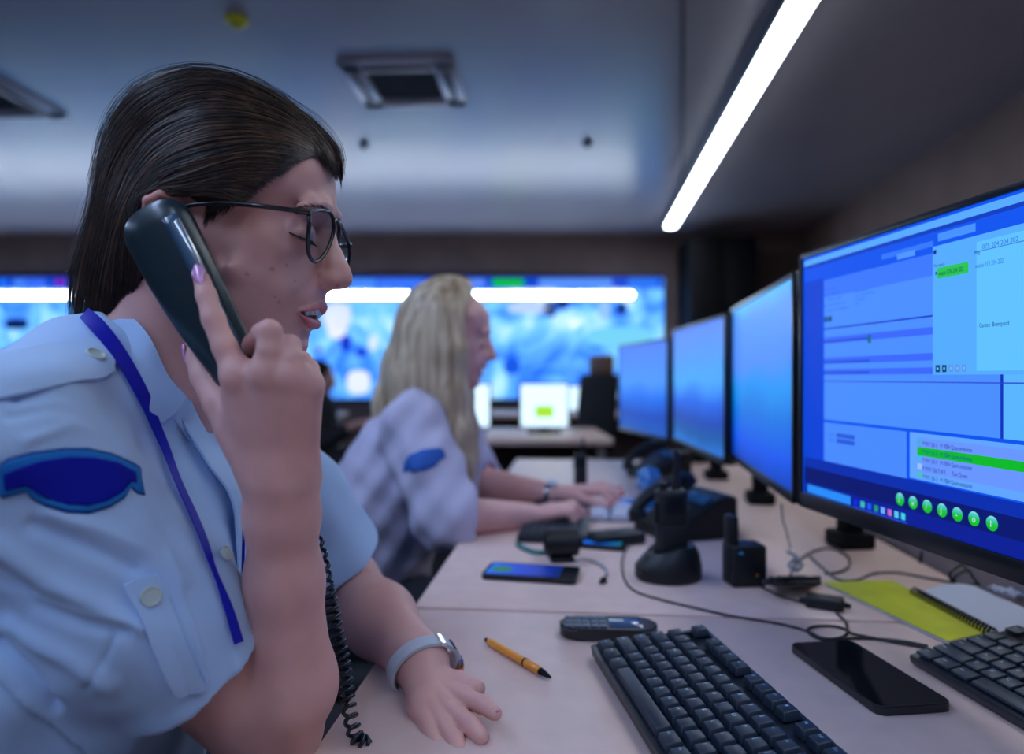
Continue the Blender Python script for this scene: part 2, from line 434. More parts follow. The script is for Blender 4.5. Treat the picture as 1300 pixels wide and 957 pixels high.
def poly_sd(X, Z, poly):
    d = np.full(len(X), 1e9); ins = np.zeros(len(X), bool); n = len(poly)
    for i in range(n):
        a = poly[i]; b = poly[(i+1) % n]; e = b-a; wx = X-a[0]; wz = Z-a[1]
        t = np.clip((wx*e[0]+wz*e[1])/(e@e), 0, 1); d = np.minimum(d, np.hypot(wx-t*e[0], wz-t*e[1]))
        c = ((a[1] <= Z) & (b[1] > Z)) | ((b[1] <= Z) & (a[1] > Z))
        xi = a[0]+(Z-a[1])*e[0]/(e[1] if abs(e[1]) > 1e-12 else 1e-12); ins ^= c & (X < xi)
    return np.where(ins, -d, d)
def hair_field(p):
    g = poly_sd(p[:, 0], p[:, 2], HPOLY)
    near = p[:, 1] < YC
    t = np.clip(-g, 0, .2)
    f = smax(HAIR.field(p), head_field(p, ears=False, neck=False)-(.0012+.45*t+40*t*t), .006)
    f = smax(f, g+.0045, .004)
    return f
def hair_xyz(px, py, side=-1, lift=0.0):
    """point on the hair shell seen at a pixel of the near side"""
    w = .05
    for _ in range(8):
        q = P(px, py, YC-w); w2 = float(HAIR.w2(np.array([q.x]), np.array([q.z]))[0]); w = .5*w+.5*math.sqrt(max(w2, 0))
    return q

# ================================================================== woman at the telephone
def skin_mat():
    m = mat('skin', (.5, .3, .25), .48, spec=.45, sss=.12)
    nt = m.node_tree; b = nt.nodes['Principled BSDF']
    a = nt.nodes.new('ShaderNodeVertexColor'); a.layer_name = 'tint'
    tc = nt.nodes.new('ShaderNodeTexCoord'); n = nt.nodes.new('ShaderNodeTexNoise'); n.inputs['Scale'].default_value = 55; n.inputs['Detail'].default_value = 6
    mr = nt.nodes.new('ShaderNodeMapRange'); mr.inputs['To Min'].default_value = .90; mr.inputs['To Max'].default_value = 1.1
    mx = nt.nodes.new('ShaderNodeMix'); mx.data_type = 'RGBA'; mx.blend_type = 'MULTIPLY'; mx.inputs['Factor'].default_value = 1
    nt.links.new(tc.outputs['Object'], n.inputs['Vector']); nt.links.new(n.outputs['Fac'], mr.inputs['Value'])
    nt.links.new(a.outputs['Color'], mx.inputs['A']); nt.links.new(mr.outputs['Result'], mx.inputs['B']); nt.links.new(mx.outputs['Result'], b.inputs['Base Color'])
    n2 = nt.nodes.new('ShaderNodeTexNoise'); n2.inputs['Scale'].default_value = 900; n2.inputs['Detail'].default_value = 3
    bp = nt.nodes.new('ShaderNodeBump'); bp.inputs['Strength'].default_value = .12; bp.inputs['Distance'].default_value = .0006
    nt.links.new(tc.outputs['Object'], n2.inputs['Vector']); nt.links.new(n2.outputs['Fac'], bp.inputs['Height']); nt.links.new(bp.outputs['Normal'], b.inputs['Normal'])
    return m
SKIN = skin_mat()
SKC = np.array((.70, .375, .33)); LIPC = np.array((.60, .15, .20)); REDC = np.array((.62, .25, .20))

A3 = lambda v: np.array(v, np.float32)
SR, SL = A3((-.315, .437, 1.000)), A3((-.300, .765, .995))
EL = A3(P(345, 925, .565))                       # near elbow
WR = A3(P(357, 603, .495))
MID = A3(P(176, 762, .500)); FA = [EL, A3(P(364, 868, .55)), A3(P(361, 737, .522)), A3(P(358, 650, .505)), WR]; FAR = [.037, .0365, .0262, .0240, .0230]
EL2 = A3((-.205, .862, .783)); WR2 = A3(P(535, 842, .682))
KN = [(P(304,478,.468), .0115), (P(340,474,.460), .0115), (P(370,480,.462), .0108), (P(391,490,.472), .0102)]
FINGERS = [
 ([P(304,478,.468), P(285,440,.468), P(271,405,.470), P(262,375,.474), P(256,354,.479)], [.0105, .0080, .0075, .0066, .0056]),
 ([P(340,474,.460), P(342,445,.455), P(342,421,.456), P(333,424,.470), P(322,436,.487), P(313,447,.500)], [.0106, .0080, .0078, .0072, .0068, .0062]),
 ([P(370,480,.462), P(370,455,.460), P(368,439,.464), P(357,444,.478), P(344,456,.492), P(332,466,.502)], [.0102, .0076, .0072, .0068, .0064, .0058]),
 ([P(391,490,.472), P(391,468,.478), P(383,458,.490), P(370,466,.500), P(356,474,.507)], [.0095, .0070, .0066, .0060, .0056]),
 ([P(325,588,.492), P(300,545,.494), P(281,512,.499), P(260,478,.507), P(250,452,.513), P(246,440,.515)], [.0150, .0140, .0122, .0098, .0084, .0064])]
def hand_field(p):
    f = None
    starts = [P(338,598,.494), P(350,600,.492), P(364,602,.493), P(377,600,.497)]
    for s0, (k, r) in zip(starts, KN):
        c = cap(p, A3(s0), A3(k), .0135, r); f = c if f is None else smin(f, c, .014)
    c = cap(p, A3(P(318,560,.493)), A3(P(300,500,.482)), .014, .009); f = smin(f, c, .016)
    fin = None
    for i, (pts, rs) in enumerate(FINGERS):
        c = chain(p, [A3(q) for q in pts], rs, .003)
        c = smin(c, f, .009 if i == 4 else .006)
        fin = c if fin is None else np.minimum(fin, c)
    for k, r in KN:    # knuckle bumps
        fin = smin(fin, np.linalg.norm(p-A3(k)-A3((0, -.0025, .001)), axis=1)-r*.93, .004)
    return fin
# hand lying on the desk
H2 = [([P(556,872,.655), P(588,884,.628), P(612,894,.605), P(628,905,.588)], [.0105, .0085, .0076, .0064]),
      ([P(552,884,.640), P(578,905,.610), P(598,921,.588), P(611,935,.573)], [.0108, .0090, .0080, .0066]),
      ([P(545,895,.628), P(564,921,.598), P(578,941,.577), P(584,954,.567)], [.0104, .0086, .0076, .0064]),
      ([P(534,900,.622), P(546,928,.594), P(553,946,.578)], [.0096, .0078, .0062]),
      ([P(548,860,.668), P(582,866,.652), P(606,874,.636)], [.0120, .0100, .0076])]
def hand2_field(p):
    f = cap(p, WR2, A3(P(543,880,.645)), .024, .020)
    f = None
    for (pts, rs) in H2[:4]:
        c = cap(p, WR2+A3((0, 0, .002)), A3(pts[0]), .017, rs[0]+.001); f = c if f is None else smin(f, c, .014)
    g = None
    for i, (pts, rs) in enumerate(H2):
        c = smin(chain(p, [A3(q) for q in pts], rs, .003), f, .007); g = c if g is None else np.minimum(g, c)
    return g
def torso_field(p, grow=0.0):
    q = p.copy(); q[:, 1] = YC+(p[:, 1]-YC)/1.42
    f = chain(q, [(-.345, YC, 1.00), (-.345, YC, .93), (-.352, YC, .84), (-.38, YC, .74), (-.42, YC, .56), (-.42, YC, .50)], [.072, .092, .102, .094, .112, .11], .05)
    f = smin(f, chain(p, [SR+A3((-.012, .015, .0)), (-.33, YC-.03, 1.035), (-.325, YC+.03, 1.035), SL+A3((0, -.015, 0))], [.043, .043, .043, .043], .02), .05)
    f = smin(f, chain(p, [(-.290, .545, .90), (-.290, .655, .90)], [.045, .045], .01), .05)
    return f-grow
def body_field(p):
    f = near_ball(head_field, p, (-.26, YC, 1.13), .215)
    f = smin(f, torso_field(p, -.006), .02)
    f = smin(f, chain(p, [SR, MID, EL], [.046, .042, .039], .02), .02)
    f = smin(f, chain(p, FA, FAR, .016), .012)
    f = smin(f, cap(p, WR, A3(P(357,588,.493)), .0235, .021), .012)
    f = smin(f, near_ball(hand_field, p, P(325, 475, .485), .098), .010)
    f = smin(f, chain(p, [SL, (SL+EL2)/2, EL2], [.047, .043, .040], .01), .02)
    f = smin(f, chain(p, [EL2, EL2*.5+WR2*.5, WR2], [.0385, .035, .0255], .03), .016)
    f = smin(f, near_ball(hand2_field, p, P(565, 890, .63), .115), .012)
    return smax(f, -(p[:, 2]-.52), .004)      # cut flat inside the trousers
def legs_field(p):
    f = None
    for s in (-1, 1):
        y = YC+s*.10
        c = chain(p, [(-.42, y, .53), (.02, y+s*.03, .56), (.04, y+s*.03, .30), (.02, y+s*.03, .09)], [.10, .072, .052, .042], .03)
        f = c if f is None else smin(f, c, .03)
    f = smin(f, ell(p, (-.42, YC, .56), (.15, .20, .12)), .05)
    return f
woman = thing('person', (-.35, .60, .0), 0, 'dark-haired woman in glasses and light blue shirt holding a telephone handset to her ear', 'person')
def tint(V):
    C = np.tile(SKC, (len(V), 1)).astype(np.float32)
    q = V.copy(); q[:, 1] = YC-np.abs(V[:, 1]-YC)
    def mixc(m, c):
        nonlocal C
        m = np.clip(m, 0, 1)[:, None]; C = C*(1-m)+np.array(c)*m
    inner = V[:, 0] > -.22
    for path, r in ((UP, .0040), (LO, .0050)):
        d = chain(q, path, [r, r*.95, r*.75, r*.52, r*.25], .001); mixc((-d+.0004)/.0012, LIPC)
    d = np.linalg.norm(q-A3(pm(440,354,0)), axis=1); mixc(.45*(1-d/.024), REDC)
    d = np.linalg.norm(q-A3(pm(205,262,80)), axis=1); mixc(.8*(1-d/.030), (.62, .17, .13))
    d = np.linalg.norm(q-A3(pm(385,302,40)), axis=1); mixc(.35*(1-d/.020), (.36, .19, .20))
    for k in KN: mixc(.45*(1-np.linalg.norm(V-A3(k[0]), axis=1)/.014), REDC)
    for pts, rs in FINGERS: mixc(.45*(1-np.linalg.norm(V-A3(pts[-1]), axis=1)/.016), REDC)
    mixc(.35*(1-np.linalg.norm(V-A3(P(395,565,.49)), axis=1)/.03), REDC)
    for (x, y, w, r) in ((306,345,72,.0016),(335.5,337,66,.0019),(354,332,61,.0013),(346,381,55,.0012),(363,352,58,.0009),(340,374,60,.0010),(203,250,88,.0012),(362,721,0,.0009)):
        d = np.linalg.norm(V-A3(pm(x, y, w)), axis=1) if w else np.full(len(V), 1.)
        dd = np.hypot(V[:, 0]-pm(x, y, w).x, V[:, 2]-pm(x, y, w).z); mixc(np.clip(np.where(V[:, 1] < YC, 1.3-dd/r, 0), 0, 1)*.42, (.22, .07, .05))
    return C
V, F = polygonise(body_field, (-.50, .37, .505), (.0, .95, 1.30), .0017)
V = smooth_v(V, F, 1, .4)
body = np_mesh('body', V, F, SKIN, woman, tint(V))
BODY_BVH = BVHTree.FromPolygons([Vector(v) for v in V], [tuple(f) for f in F.tolist()])
V, F = polygonise(legs_field, (-.60, .30, .03), (.14, .92, .72), .006)
TROUSER = mat('navy_trousers', (.012, .014, .03), .8)
np_mesh('trousers', smooth_v(V, F, 1), F, TROUSER, woman)
for s in (-1, 1):
    m = MB(); m.sph((.06, YC+s*.13, .045), 1, (.13, .045, .045)); m.box((.06, YC+s*.13, .012), (.24, .085, .02), bev=.008)
    m.build('shoe', mat('black_leather', (.01, .01, .01), .4), woman, world=True)

# --- shirt
SHIRT = mat('shirt_cotton', (.45, .63, .90), .82, spec=.2, bump=.25, bscale=1400, sheen=.2)
CUFP = A3(P(283, 780, .50)); CUFN = A3((.90, -.18, .38)); CUFN /= np.linalg.norm(CUFN)
def shirt_field(p):
    t = torso_field(p, .004)
    # open collar: hollow round the neck
    t = smax(t, -chain(p, [(-.262, YC, 1.14), (-.295, YC, 1.055), (-.300, YC, 1.012)], [.060, .056, .040], .01), .006)
    ax = (EL-MID)/np.linalg.norm(EL-MID); ce = EL-ax*.088
    s = chain(p, [SR+A3((-.006, .006, 0)), MID, EL], [.057, .058, .055], .03)
    s = smax(s, (p-ce)@ax, .003)
    s = smax(s, -chain(p, [MID+ax*.05, EL+ax*.03], [.050, .051], .01), .002)
    f = smin(t, s, .020)
    ax2 = EL2-SL
    s = chain(p, [SL, SL+ax2*.5, SL+ax2*.95], [.055, .060, .066], .02)
    u = ax2/np.linalg.norm(ax2); s = smax(s, (p-SL)@u-np.linalg.norm(ax2)*.84, .003)
    s = smax(s, -chain(p, [SL+ax2*.45, SL+ax2*1.2], [.048, .066], .01), .002)
    f = smin(f, s, .015)
    return smax(f, .60-p[:, 2], .004)
def dline3(V, L):
    d = np.full(len(V), 9.)
    for a, b in zip(L[:-1], L[1:]):
        e = b-a; t = np.clip(((V-a)@e)/(e@e), 0, 1); d = np.minimum(d, np.linalg.norm(V-a-t[:, None]*e, axis=1))
    return d
V, F = polygonise(shirt_field, (-.56, .34, .58), (-.06, .95, 1.12), .0023)
V = smooth_v(V, F, 2, .5)
N = vnormals(V, F)
def proj(V): return np.stack([CX+V[:, 0]/V[:, 1]*FPX, CY-(V[:, 2]-CZ)/V[:, 1]*FPX], 1)
pp = proj(V); face = np.clip(-N[:, 1]*1.6, 0, 1)*(V[:, 1] < .62)
def dline(pp, L):
    d = np.full(len(pp), 1e9)
    for a, b in zip(L[:-1], L[1:]):
        a = np.array(a, float); b = np.array(b, float); e = b-a; t = np.clip(((pp-a)@e)/(e@e), 0, 1)
        d = np.minimum(d, np.linalg.norm(pp-a-t[:, None]*e, axis=1))
    return d
disp = np.zeros(len(V))
FOLDS = [ # polyline px, sigma px, height mm
 ([(0,483),(50,474),(95,480),(133,500),(163,540),(180,590),(182,620)], 9, 3.0), ([(20,505),(70,500),(110,515),(140,545),(155,580)], 8, -2.5),
 ([(60,650),(130,672),(190,700),(235,735)], 11, 3.2), ([(40,668),(110,692),(170,722)], 9, -3.0), ([(0,690),(60,735),(120,765),(175,792)], 13, 4.0),
 ([(0,720),(50,765),(110,790),(160,800)], 9, -3.0), ([(190,560),(215,620),(232,670),(250,700)], 8, 2.6), ([(175,600),(200,655),(222,690)], 7, -2.0),
 ([(110,520),(160,560),(205,640)], 6, -1.6), ([(215,560),(240,630),(262,700)], 7, 1.8), ([(245,560),(262,620),(270,700)], 6, -1.6),
 ([(20,790),(90,830),(140,868)], 12, 3.5), ([(0,815),(40,850),(70,890)], 10, -5), ([(150,800),(130,840),(112,868)], 3.5, -1.6),
 ([(30,560),(90,540),(150,552)], 7, 1.8), ([(10,530),(60,520),(120,530)], 6, -1.5),
 ([(215,700),(232,760),(262,860)], 5, 1.8), ([(205,770),(222,830),(240,880)], 6, -2.0), ([(245,700),(275,760),(300,850)], 7, 1.5),
 ([(236,505),(262,560),(300,622)], 4, 1.5), ([(220,540),(250,600),(270,680)], 10, -2.0), ([(195,670),(250,668),(300,672)], 2.5, -1.0), ([(200,676),(260,674),(300,678)], 3, 1.0)]
for L, sg, a in FOLDS: disp += 1.35*a/1000*np.exp(-(dline(pp, L)/sg)**2)*face
rng = np.random.RandomState(3)
for i in range(26):    # small random rumples everywhere on the cloth
    k = rng.randn(3); k = k/np.linalg.norm(k)*rng.uniform(50, 150); disp += .00042*np.sin(V@k+rng.uniform(0, 6.3)+2*np.sin(V@(k[[1, 2, 0]]*.4)))*rng.uniform(.5, 1)
# far sleeve cuff band and near turn-up
ax = EL-SR; tt = ((V-SR)@ax)/(ax@ax)
ax3 = (EL-MID)/np.linalg.norm(EL-MID); dc = -(V-(EL-ax3*.088))@ax3; onsl = (dline3(V, [SR, MID, EL]) < .085)
disp += np.where(onsl, .0028/(1+np.exp((dc-.105+.10*(N[:, 0]*.9-.3))/.0016)), 0)*face
V = V+N*disp[:, None]
shirt = np_mesh('shirt', V, F, SHIRT, woman)
SB = BVHTree.FromPolygons([Vector(v) for v in V], [tuple(f) for f in F.tolist()])
CAM0 = Vector((0, 0, CZ))
def hit(px, py, bvh=None, off=0.0, dflt=.5):
    d = P(px, py, 1)-CAM0; d.normalize()
    r = (bvh or SB).ray_cast(CAM0, d)
    if r[0] is None:
        return P(px, py, dflt), -d
    n = r[1] if r[1].dot(d) < 0 else -r[1]
    return r[0]+n*off, n
def patch_grid(rows, nu, nv, off, thick, name, m, parent, bvh=None, flat=.5, depth=None):
    """a cloth piece laid on the garment: rows of control pixels -> grid draped over the shirt, with thickness"""
    R = [catmull(r, nu) for r in rows]; G = []
    for i in range(nu):
        col = catmull([r[i] for r in R], nv); G.append(col)
    pos = np.zeros((nu, nv, 3)); nn = np.zeros((nu, nv, 3))
    for i in range(nu):
        for j in range(nv):
            q, n = hit(G[i][j][0], G[i][j][1], bvh, 0); pos[i, j] = q; nn[i, j] = n
    for _ in range(6):   # cloth stiffness
        pos[1:-1] = pos[1:-1]*.5+(pos[:-2]+pos[2:])*.25; pos[:, 1:-1] = pos[:, 1:-1]*.5+(pos[:, :-2]+pos[:, 2:])*.25
        nn[1:-1] = nn[1:-1]*.5+(nn[:-2]+nn[2:])*.25
    nn /= np.linalg.norm(nn, axis=2)[..., None]
    lo = pos+nn*(off-.003); hi = pos+nn*(off+thick)
    return slab(lo, hi, name, m, parent)
def slab(lo, hi, name, m, parent):
    nu, nv = lo.shape[:2]
    V = list(lo.reshape(-1, 3))+list(hi.reshape(-1, 3)); F = []; o = nu*nv
    for i in range(nu-1):
        for j in range(nv-1):
            a, b, c, d = i*nv+j, (i+1)*nv+j, (i+1)*nv+j+1, i*nv+j+1
            F += [(a, b, c, d), (o+a, o+d, o+c, o+b)]
    for i in range(nu-1):
        for j in (0, nv-1):
            a, b = i*nv+j, (i+1)*nv+j; F.append((a, b, o+b, o+a) if j else (b, a, o+a, o+b))
    for j in range(nv-1):
        for i in (0, nu-1):
            a, b = i*nv+j, i*nv+j+1; F.append((b, a, o+a, o+b) if i else (a, b, o+b, o+a))
    bm = bmesh.new(); vs = [bm.verts.new(v) for v in V]
    for f in F: bm.faces.new([vs[i] for i in f])
    bmesh.ops.recalc_face_normals(bm, faces=bm.faces)
    for f in bm.faces: f.smooth = True
    for e in bm.edges:
        if len(e.link_faces) == 2 and e.calc_face_angle(0) > .9: e.smooth = False
    me = bpy.data.meshes.new(name); bm.to_mesh(me); bm.free(); me.materials.append(m)
    ob = bpy.data.objects.new(name, me); COL.objects.link(ob); world_child(ob, parent); return ob
def grid3(rows, nu, nv, thick, name, m, parent, flip=1):
    """free cloth sheet through rows of 3D points (px,py,depth)"""
    R = [catmull([P(*q) for q in r], nu) for r in rows]
    pos = np.array([catmull([r[i] for r in R], nv) for i in range(nu)])
    du = np.gradient(pos, axis=0); dv = np.gradient(pos, axis=1); n = np.cross(du, dv); n /= np.linalg.norm(n, axis=2)[..., None]+1e-9
    if (n[..., 1].mean() > 0): n = -n
    return slab(pos-n*thick, pos, name, m, parent)
def draped_poly(poly, off, thick, name, m, parent, bvh=None, step=4):
    """outline in pixels -> filled patch following the cloth"""
    from mathutils.geometry import delaunay_2d_cdt
    P2 = []
    n = len(poly)
    for i in range(n):
        a = Vector(poly[i]); b = Vector(poly[(i+1) % n]); k = max(1, int((b-a).length/step))
        for j in range(k): P2.append(a+(b-a)*j/k)
    nb = len(P2); arr = np.array([(q.x, q.y) for q in P2])
    xs = np.arange(arr[:, 0].min(), arr[:, 0].max(), step); ys = np.arange(arr[:, 1].min(), arr[:, 1].max(), step)
    G = np.stack(np.meshgrid(xs, ys), -1).reshape(-1, 2); sd = poly_sd(G[:, 0], G[:, 1], arr)
    allp = P2+[Vector(g) for g in G[sd < -step*.5]]
    vo, _, fo, _, _, _ = delaunay_2d_cdt(allp, [], [list(range(nb))], 1, 1e-4)
    pos = []; nrm = []
    for v in vo:
        q, nn = hit(v.x, v.y, bvh); pos.append(np.array(q)); nrm.append(np.array(nn))
    pos = np.array(pos); nrm = np.array(nrm)
    bm = bmesh.new(); top = [bm.verts.new(p+k*(off+thick)) for p, k in zip(pos, nrm)]; bot = [bm.verts.new(p+k*(off-.002)) for p, k in zip(pos, nrm)]
    ec = {}
    for f in fo:
        bm.faces.new([top[i] for i in f]); bm.faces.new([bot[i] for i in f][::-1])
        for i in range(len(f)):
            e = (f[i], f[(i+1) % len(f)]); ec[tuple(sorted(e))] = ec.get(tuple(sorted(e)), 0)+1
    for (a, b), c in ec.items():
        if c == 1: bm.faces.new((top[a], top[b], bot[b], bot[a]))
    bmesh.ops.recalc_face_normals(bm, faces=bm.faces)
    for f in bm.faces: f.smooth = True
    me = bpy.data.meshes.new(name); bm.to_mesh(me); bm.free(); me.materials.append(m)
    ob = bpy.data.objects.new(name, me); COL.objects.link(ob); world_child(ob, parent); return ob

BADGE = mat('badge_blue', (.002, .006, .34), .7, spec=.2, bump=.4, bscale=900); BORDER = mat('badge_border', (.015, .19, .58), .7, spec=.2); BDARK = mat('badge_rim', (.01, .05, .22), .8, spec=.2)
def badge_poly(g):
    o = [(-3,592-g),(10,583-g),(40,575-g),(80,570-g),(110,570-g),(140,577-g),(165,588-g),(176,594-g),(178+g*.7,612),(181+g,628+g*.6),(174,626+g*.6),(165,618+g*.3),(157,631+g),(138,643+g),(112,651+g),(85,650+g),(58,642+g),(40,631+g),(33,623+g),(18,627+g),(2,631+g),(-4-g,620)]
    return o
draped_poly(badge_poly(1.5), .0004, .0008, 'badge_rim', BDARK, woman)
draped_poly(badge_poly(-1.5), .0012, .0009, 'badge_border', BORDER, woman)
inn = [(5,600),(20,594),(50,585),(85,580),(115,581),(145,588),(168,600),(170,614),(163,612),(152,625),(133,636),(110,642),(85,641),(60,633),(42,621),(33,616),(18,619),(7,622)]
tag(draped_poly(inn, .0021, .0008, 'badge', BADGE, woman), 'plain blue arched shoulder badge')
for nm, pts in (('button', (118,457)), ('button', (190,755)), ('button', (282,706))):
    q, n = hit(*pts); r = {0: .0068, 1: .0066, 2: .0058}[[118, 190, 282].index(pts[0])]
    m = MB(); Z = n.to_track_quat('Z', 'Y').to_matrix().to_4x4(); 
    m.lathe((0, 0, 0), [(r*.95, -.001), (r, .0012), (r*.95, .0024), (r*.78, .0026), (r*.72, .0016), (r*.1, .0016)], 24)
    for a in range(4): m.cyl((r*.25*math.cos(a*1.571+.78), r*.25*math.sin(a*1.571+.78), .0015), (r*.25*math.cos(a*1.571+.78), r*.25*math.sin(a*1.571+.78), .0019), .0007, n=8)
    o = m.build('button', mat('shirt_button', (.52, .60, .58), .35, spec=.5), None); o.data.transform(Matrix.Translation(q+n*(.004 if pts[0] != 282 else .0032)) @ Z); world_child(o, woman)
# epaulette, sleeve tab, pocket flap
patch_grid([[(130,434),(98,436),(50,444),(-40,470)], [(143,452),(110,458),(62,466),(-40,495)], [(141,474),(122,484),(80,488),(-35,516)]], 24, 12, .0028, .0012, 'epaulette', SHIRT, woman)
patch_grid([[(156,742),(176,786),(200,835),(222,880)], [(176,733),(196,778),(220,830),(242,878)], [(200,728),(218,775),(238,826),(262,872)]], 22, 10, .0030, .0014, 'sleeve_tab', SHIRT, woman)
# collar
grid3([[(146,396,.585),(160,396,.556),(189,426,.535),(214,477,.536),(236,504,.548)],
       [(132,402,.572),(146,412,.543),(172,452,.522),(199,500,.520),(226,520,.534)],
       [(120,416,.560),(134,430,.530),(160,474,.508),(184,518,.506),(199,543,.517)]], 30, 12, .0022, 'collar_leaf', SHIRT, woman)
grid3([[(150,392,.590),(166,402,.560),(190,432,.542),(214,478,.545),(237,506,.556),(262,545,.575)], [(140,410,.58),(155,425,.55),(180,465,.535),(205,512,.535),(228,540,.545),(255,575,.565)]], 26, 8, .0020, 'collar_stand', SHIRT, woman)
grid3([[(262,536,.60),(276,560,.612),(290,590,.62),(303,622,.61)], [(258,558,.588),(268,580,.595),(280,602,.60),(298,628,.595)]], 16, 6, .0015, 'collar_leaf', SHIRT, woman)
# front placket strip
grid3([[(226,528,.548),(262,588,.552),(292,632,.562),(300,690,.566),(303,790,.566)], [(240,508,.562),(266,562,.575),(303,618,.585),(305,660,.585),(306,790,.582)]], 30, 6, .0018, 'placket', SHIRT, woman)
# lanyard
LAN = mat('lanyard_ribbon', (.005, .008, .42), .55, spec=.3)
lanyard = tag(bpy.data.objects.new('lanyard', None), 'bright blue lanyard ribbon round the neck of the telephoning woman', 'lanyard'); COL.objects.link(lanyard); lanyard.location = (-.30, .60, 1.02)
def ribbon(c, wpx, off, name, n=40, bvh=None, dep=None):
    cc = catmull([(a[0], a[1]) for a in c], n); ww = catmull([(w, 0) for w in wpx], n); dd = catmull([(d, 0) for d in dep], n) if dep else None
    lo = np.zeros((n, 4, 3)); hi = np.zeros((n, 4, 3))
    for i in range(n):
        t = cc[min(i+1, n-1)]-cc[max(i-1, 0)]; t = t/np.linalg.norm(t); s = np.array((-t[1], t[0]))
        for j in range(4):
            q = cc[i]+s*(j/3-.5)*ww[i][0]
            if dep: k = np.array(P(q[0], q[1], dd[i][0])); nn = np.array((0.1, -1, 0))
            else:
                k, nn = hit(q[0], q[1]); k = np.array(k); nn = np.array(nn)
            lo[i, j] = k+nn*(off-.0008); hi[i, j] = k+nn*off
    if not dep:
        for a in (lo, hi):
            for _ in range(4): a[1:-1] = a[1:-1]*.5+(a[:-2]+a[2:])*.25
    return slab(lo, hi, name, LAN, lanyard)
ribbon([(108,404),(122,418),(142,444),(160,474),(176,505),(187,530),(196,552),(204,572),(222,620),(243,666),(258,705),(264,722),(274,745),(286,775),(298,815)], [16,19,19,18,16,13,11,10,9,9,9,7,6,9,10], .0048, 'strap', 70)
ribbon([(306,640),(304,700),(303,750),(299,812)], [12,14,13,9], .001, 'strap', 20, dep=[.590,.580,.570,.553])

# --- nails, lashes, brow, teeth
NAIL = mat('nail_polish', (.62, .25, .50), .2, spec=.6, coat=.6)
def nail(c, d, n, L, W):
    d = d.normalized(); n = (n-d*n.dot(d)).normalized(); s = d.cross(n); V = []; F = []; nu, nv = 10, 8
    for i in range(nu):
        u = i/(nu-1); w = W*(math.sin(min(1, (u*.9+.22))*math.pi*.5 if u < .55 else math.pi*.5)*(1 if u < .55 else math.sqrt(max(0.03, 1-((u-.55)/.47)**2))))
        for j in range(nv):
            a = (j/(nv-1)-.5)*2; V.append(c+d*(u-.5)*L+s*a*w+n*(W*.42*math.sqrt(max(0, 1-.9*a*a))-.0006-.0009*(u-.4)**2*4))
    V2 = [v-n*.0009 for v in V]; o = len(V)
    for i in range(nu-1):
        for j in range(nv-1):
            q = (i*nv+j, (i+1)*nv+j, (i+1)*nv+j+1, i*nv+j+1); F.append(q); F.append(tuple(o+k for k in q[::-1]))
    for i in range(nu-1): F += [((i)*nv, o+i*nv, o+(i+1)*nv, (i+1)*nv), (i*nv+nv-1, (i+1)*nv+nv-1, o+(i+1)*nv+nv-1, o+i*nv+nv-1)]
    for j in range(nv-1): F += [(j, j+1, o+j+1, o+j), ((nu-1)*nv+j, o+(nu-1)*nv+j, o+(nu-1)*nv+j+1, (nu-1)*nv+j+1)]
    o = mesh_obj('nail', V+V2, F, NAIL, woman, smooth=True, world=True); return o
a, b = FINGERS[0][0][-2:]; nail(P(256,352,.479)+Vector((0, -.0050, .0008)), b-a, Vector((-.05, -1, .1)), .0185, .0050)
nail(P(242,450,.513)+Vector((-.003, -.004, 0)), P(240,432,.515)-P(248,468,.512), Vector((-.9, -.45, 0)), .0150, .0046)
for pts, rs in H2[:4]: nail(pts[-1]+Vector((0, 0, rs[-1]*.62)), pts[-1]-pts[-2], Vector((0, 0, 1)), .011, .0042)
m = MB()
for s in (-1, 1):
    L = [Vector(k) for k in catmull([list(k) for k in [EYE_C+Vector((math.cos(math.radians(e))*math.cos(math.radians(z)), -math.cos(math.radians(e))*math.sin(math.radians(z)), math.sin(math.radians(e))))*.0141 for z, e in ((15,-24),(35,-24),(60,-20),(85,-11),(102,-2))]], 34)]
    def fl(k): return Vector((k.x, 2*YC-k.y, k.z)) if s > 0 else k
    m.tube([fl(k) for k in L], [.0005*math.sin(math.pi*min(1, .12+.9*i/33))+.00012 for i in range(34)], 5)
    for i in range(1, 34):
        q = L[i]; n = (q-EYE_C).normalized(); dd = (n*.0052+Vector((.0016, -.0008, -.0042)))*(.95-.65*(i/33)**1.5)
        m.tube([fl(q), fl(q+dd*.55+Vector((0, 0, -.0004))), fl(q+dd+Vector((0, 0, .0004)))], [.00030, .00022, .00008], 4)
m.build('eyelashes', mat('lash', (.01, .006, .005), .5), woman, world=True)
m = MB()
for s in (-1, 1):
    for i in range(60):
        t = random.random(); q = Vector(catmull([pm(380,264.5,56), pm(392,262.5,49), pm(404,262.5,37), pm(414,265,24), pm(418,268,15)], 50)[int(t*49)])+Vector((-.0012, 0, 0))
        if s > 0: q.y = 2*YC-q.y
        q += Vector((.0016, s*.0024, random.uniform(-.0012, .0010)))
        m.tube([q, q+Vector((-.0028+.001*(1-t), s*.0030, .0012*random.uniform(-.4, 1.2)))], [.00032, .00010], 3)
m.build('eyebrows', mat('brow_hair', (.03, .015, .01), .5), woman, world=True)
m = MB()
for s in (-1, 1):
    for i in range(3):
        q = pm(*[(399,394,3.5), (395,394.5,9.5), (389,395,14.5), (387.5,395.5,20), (383.5,395.8,23.5)][i])
        if s > 0: q.y = 2*YC-q.y
        m.box(q, (.0045, .0066, .0085), bev=.0018, seg=2, M=Matrix.Rotation(-s*(.15+.2*i), 3, 'Z'))
m.build('teeth', mat('teeth', (.70, .76, .76), .25, spec=.5), woman, world=True)

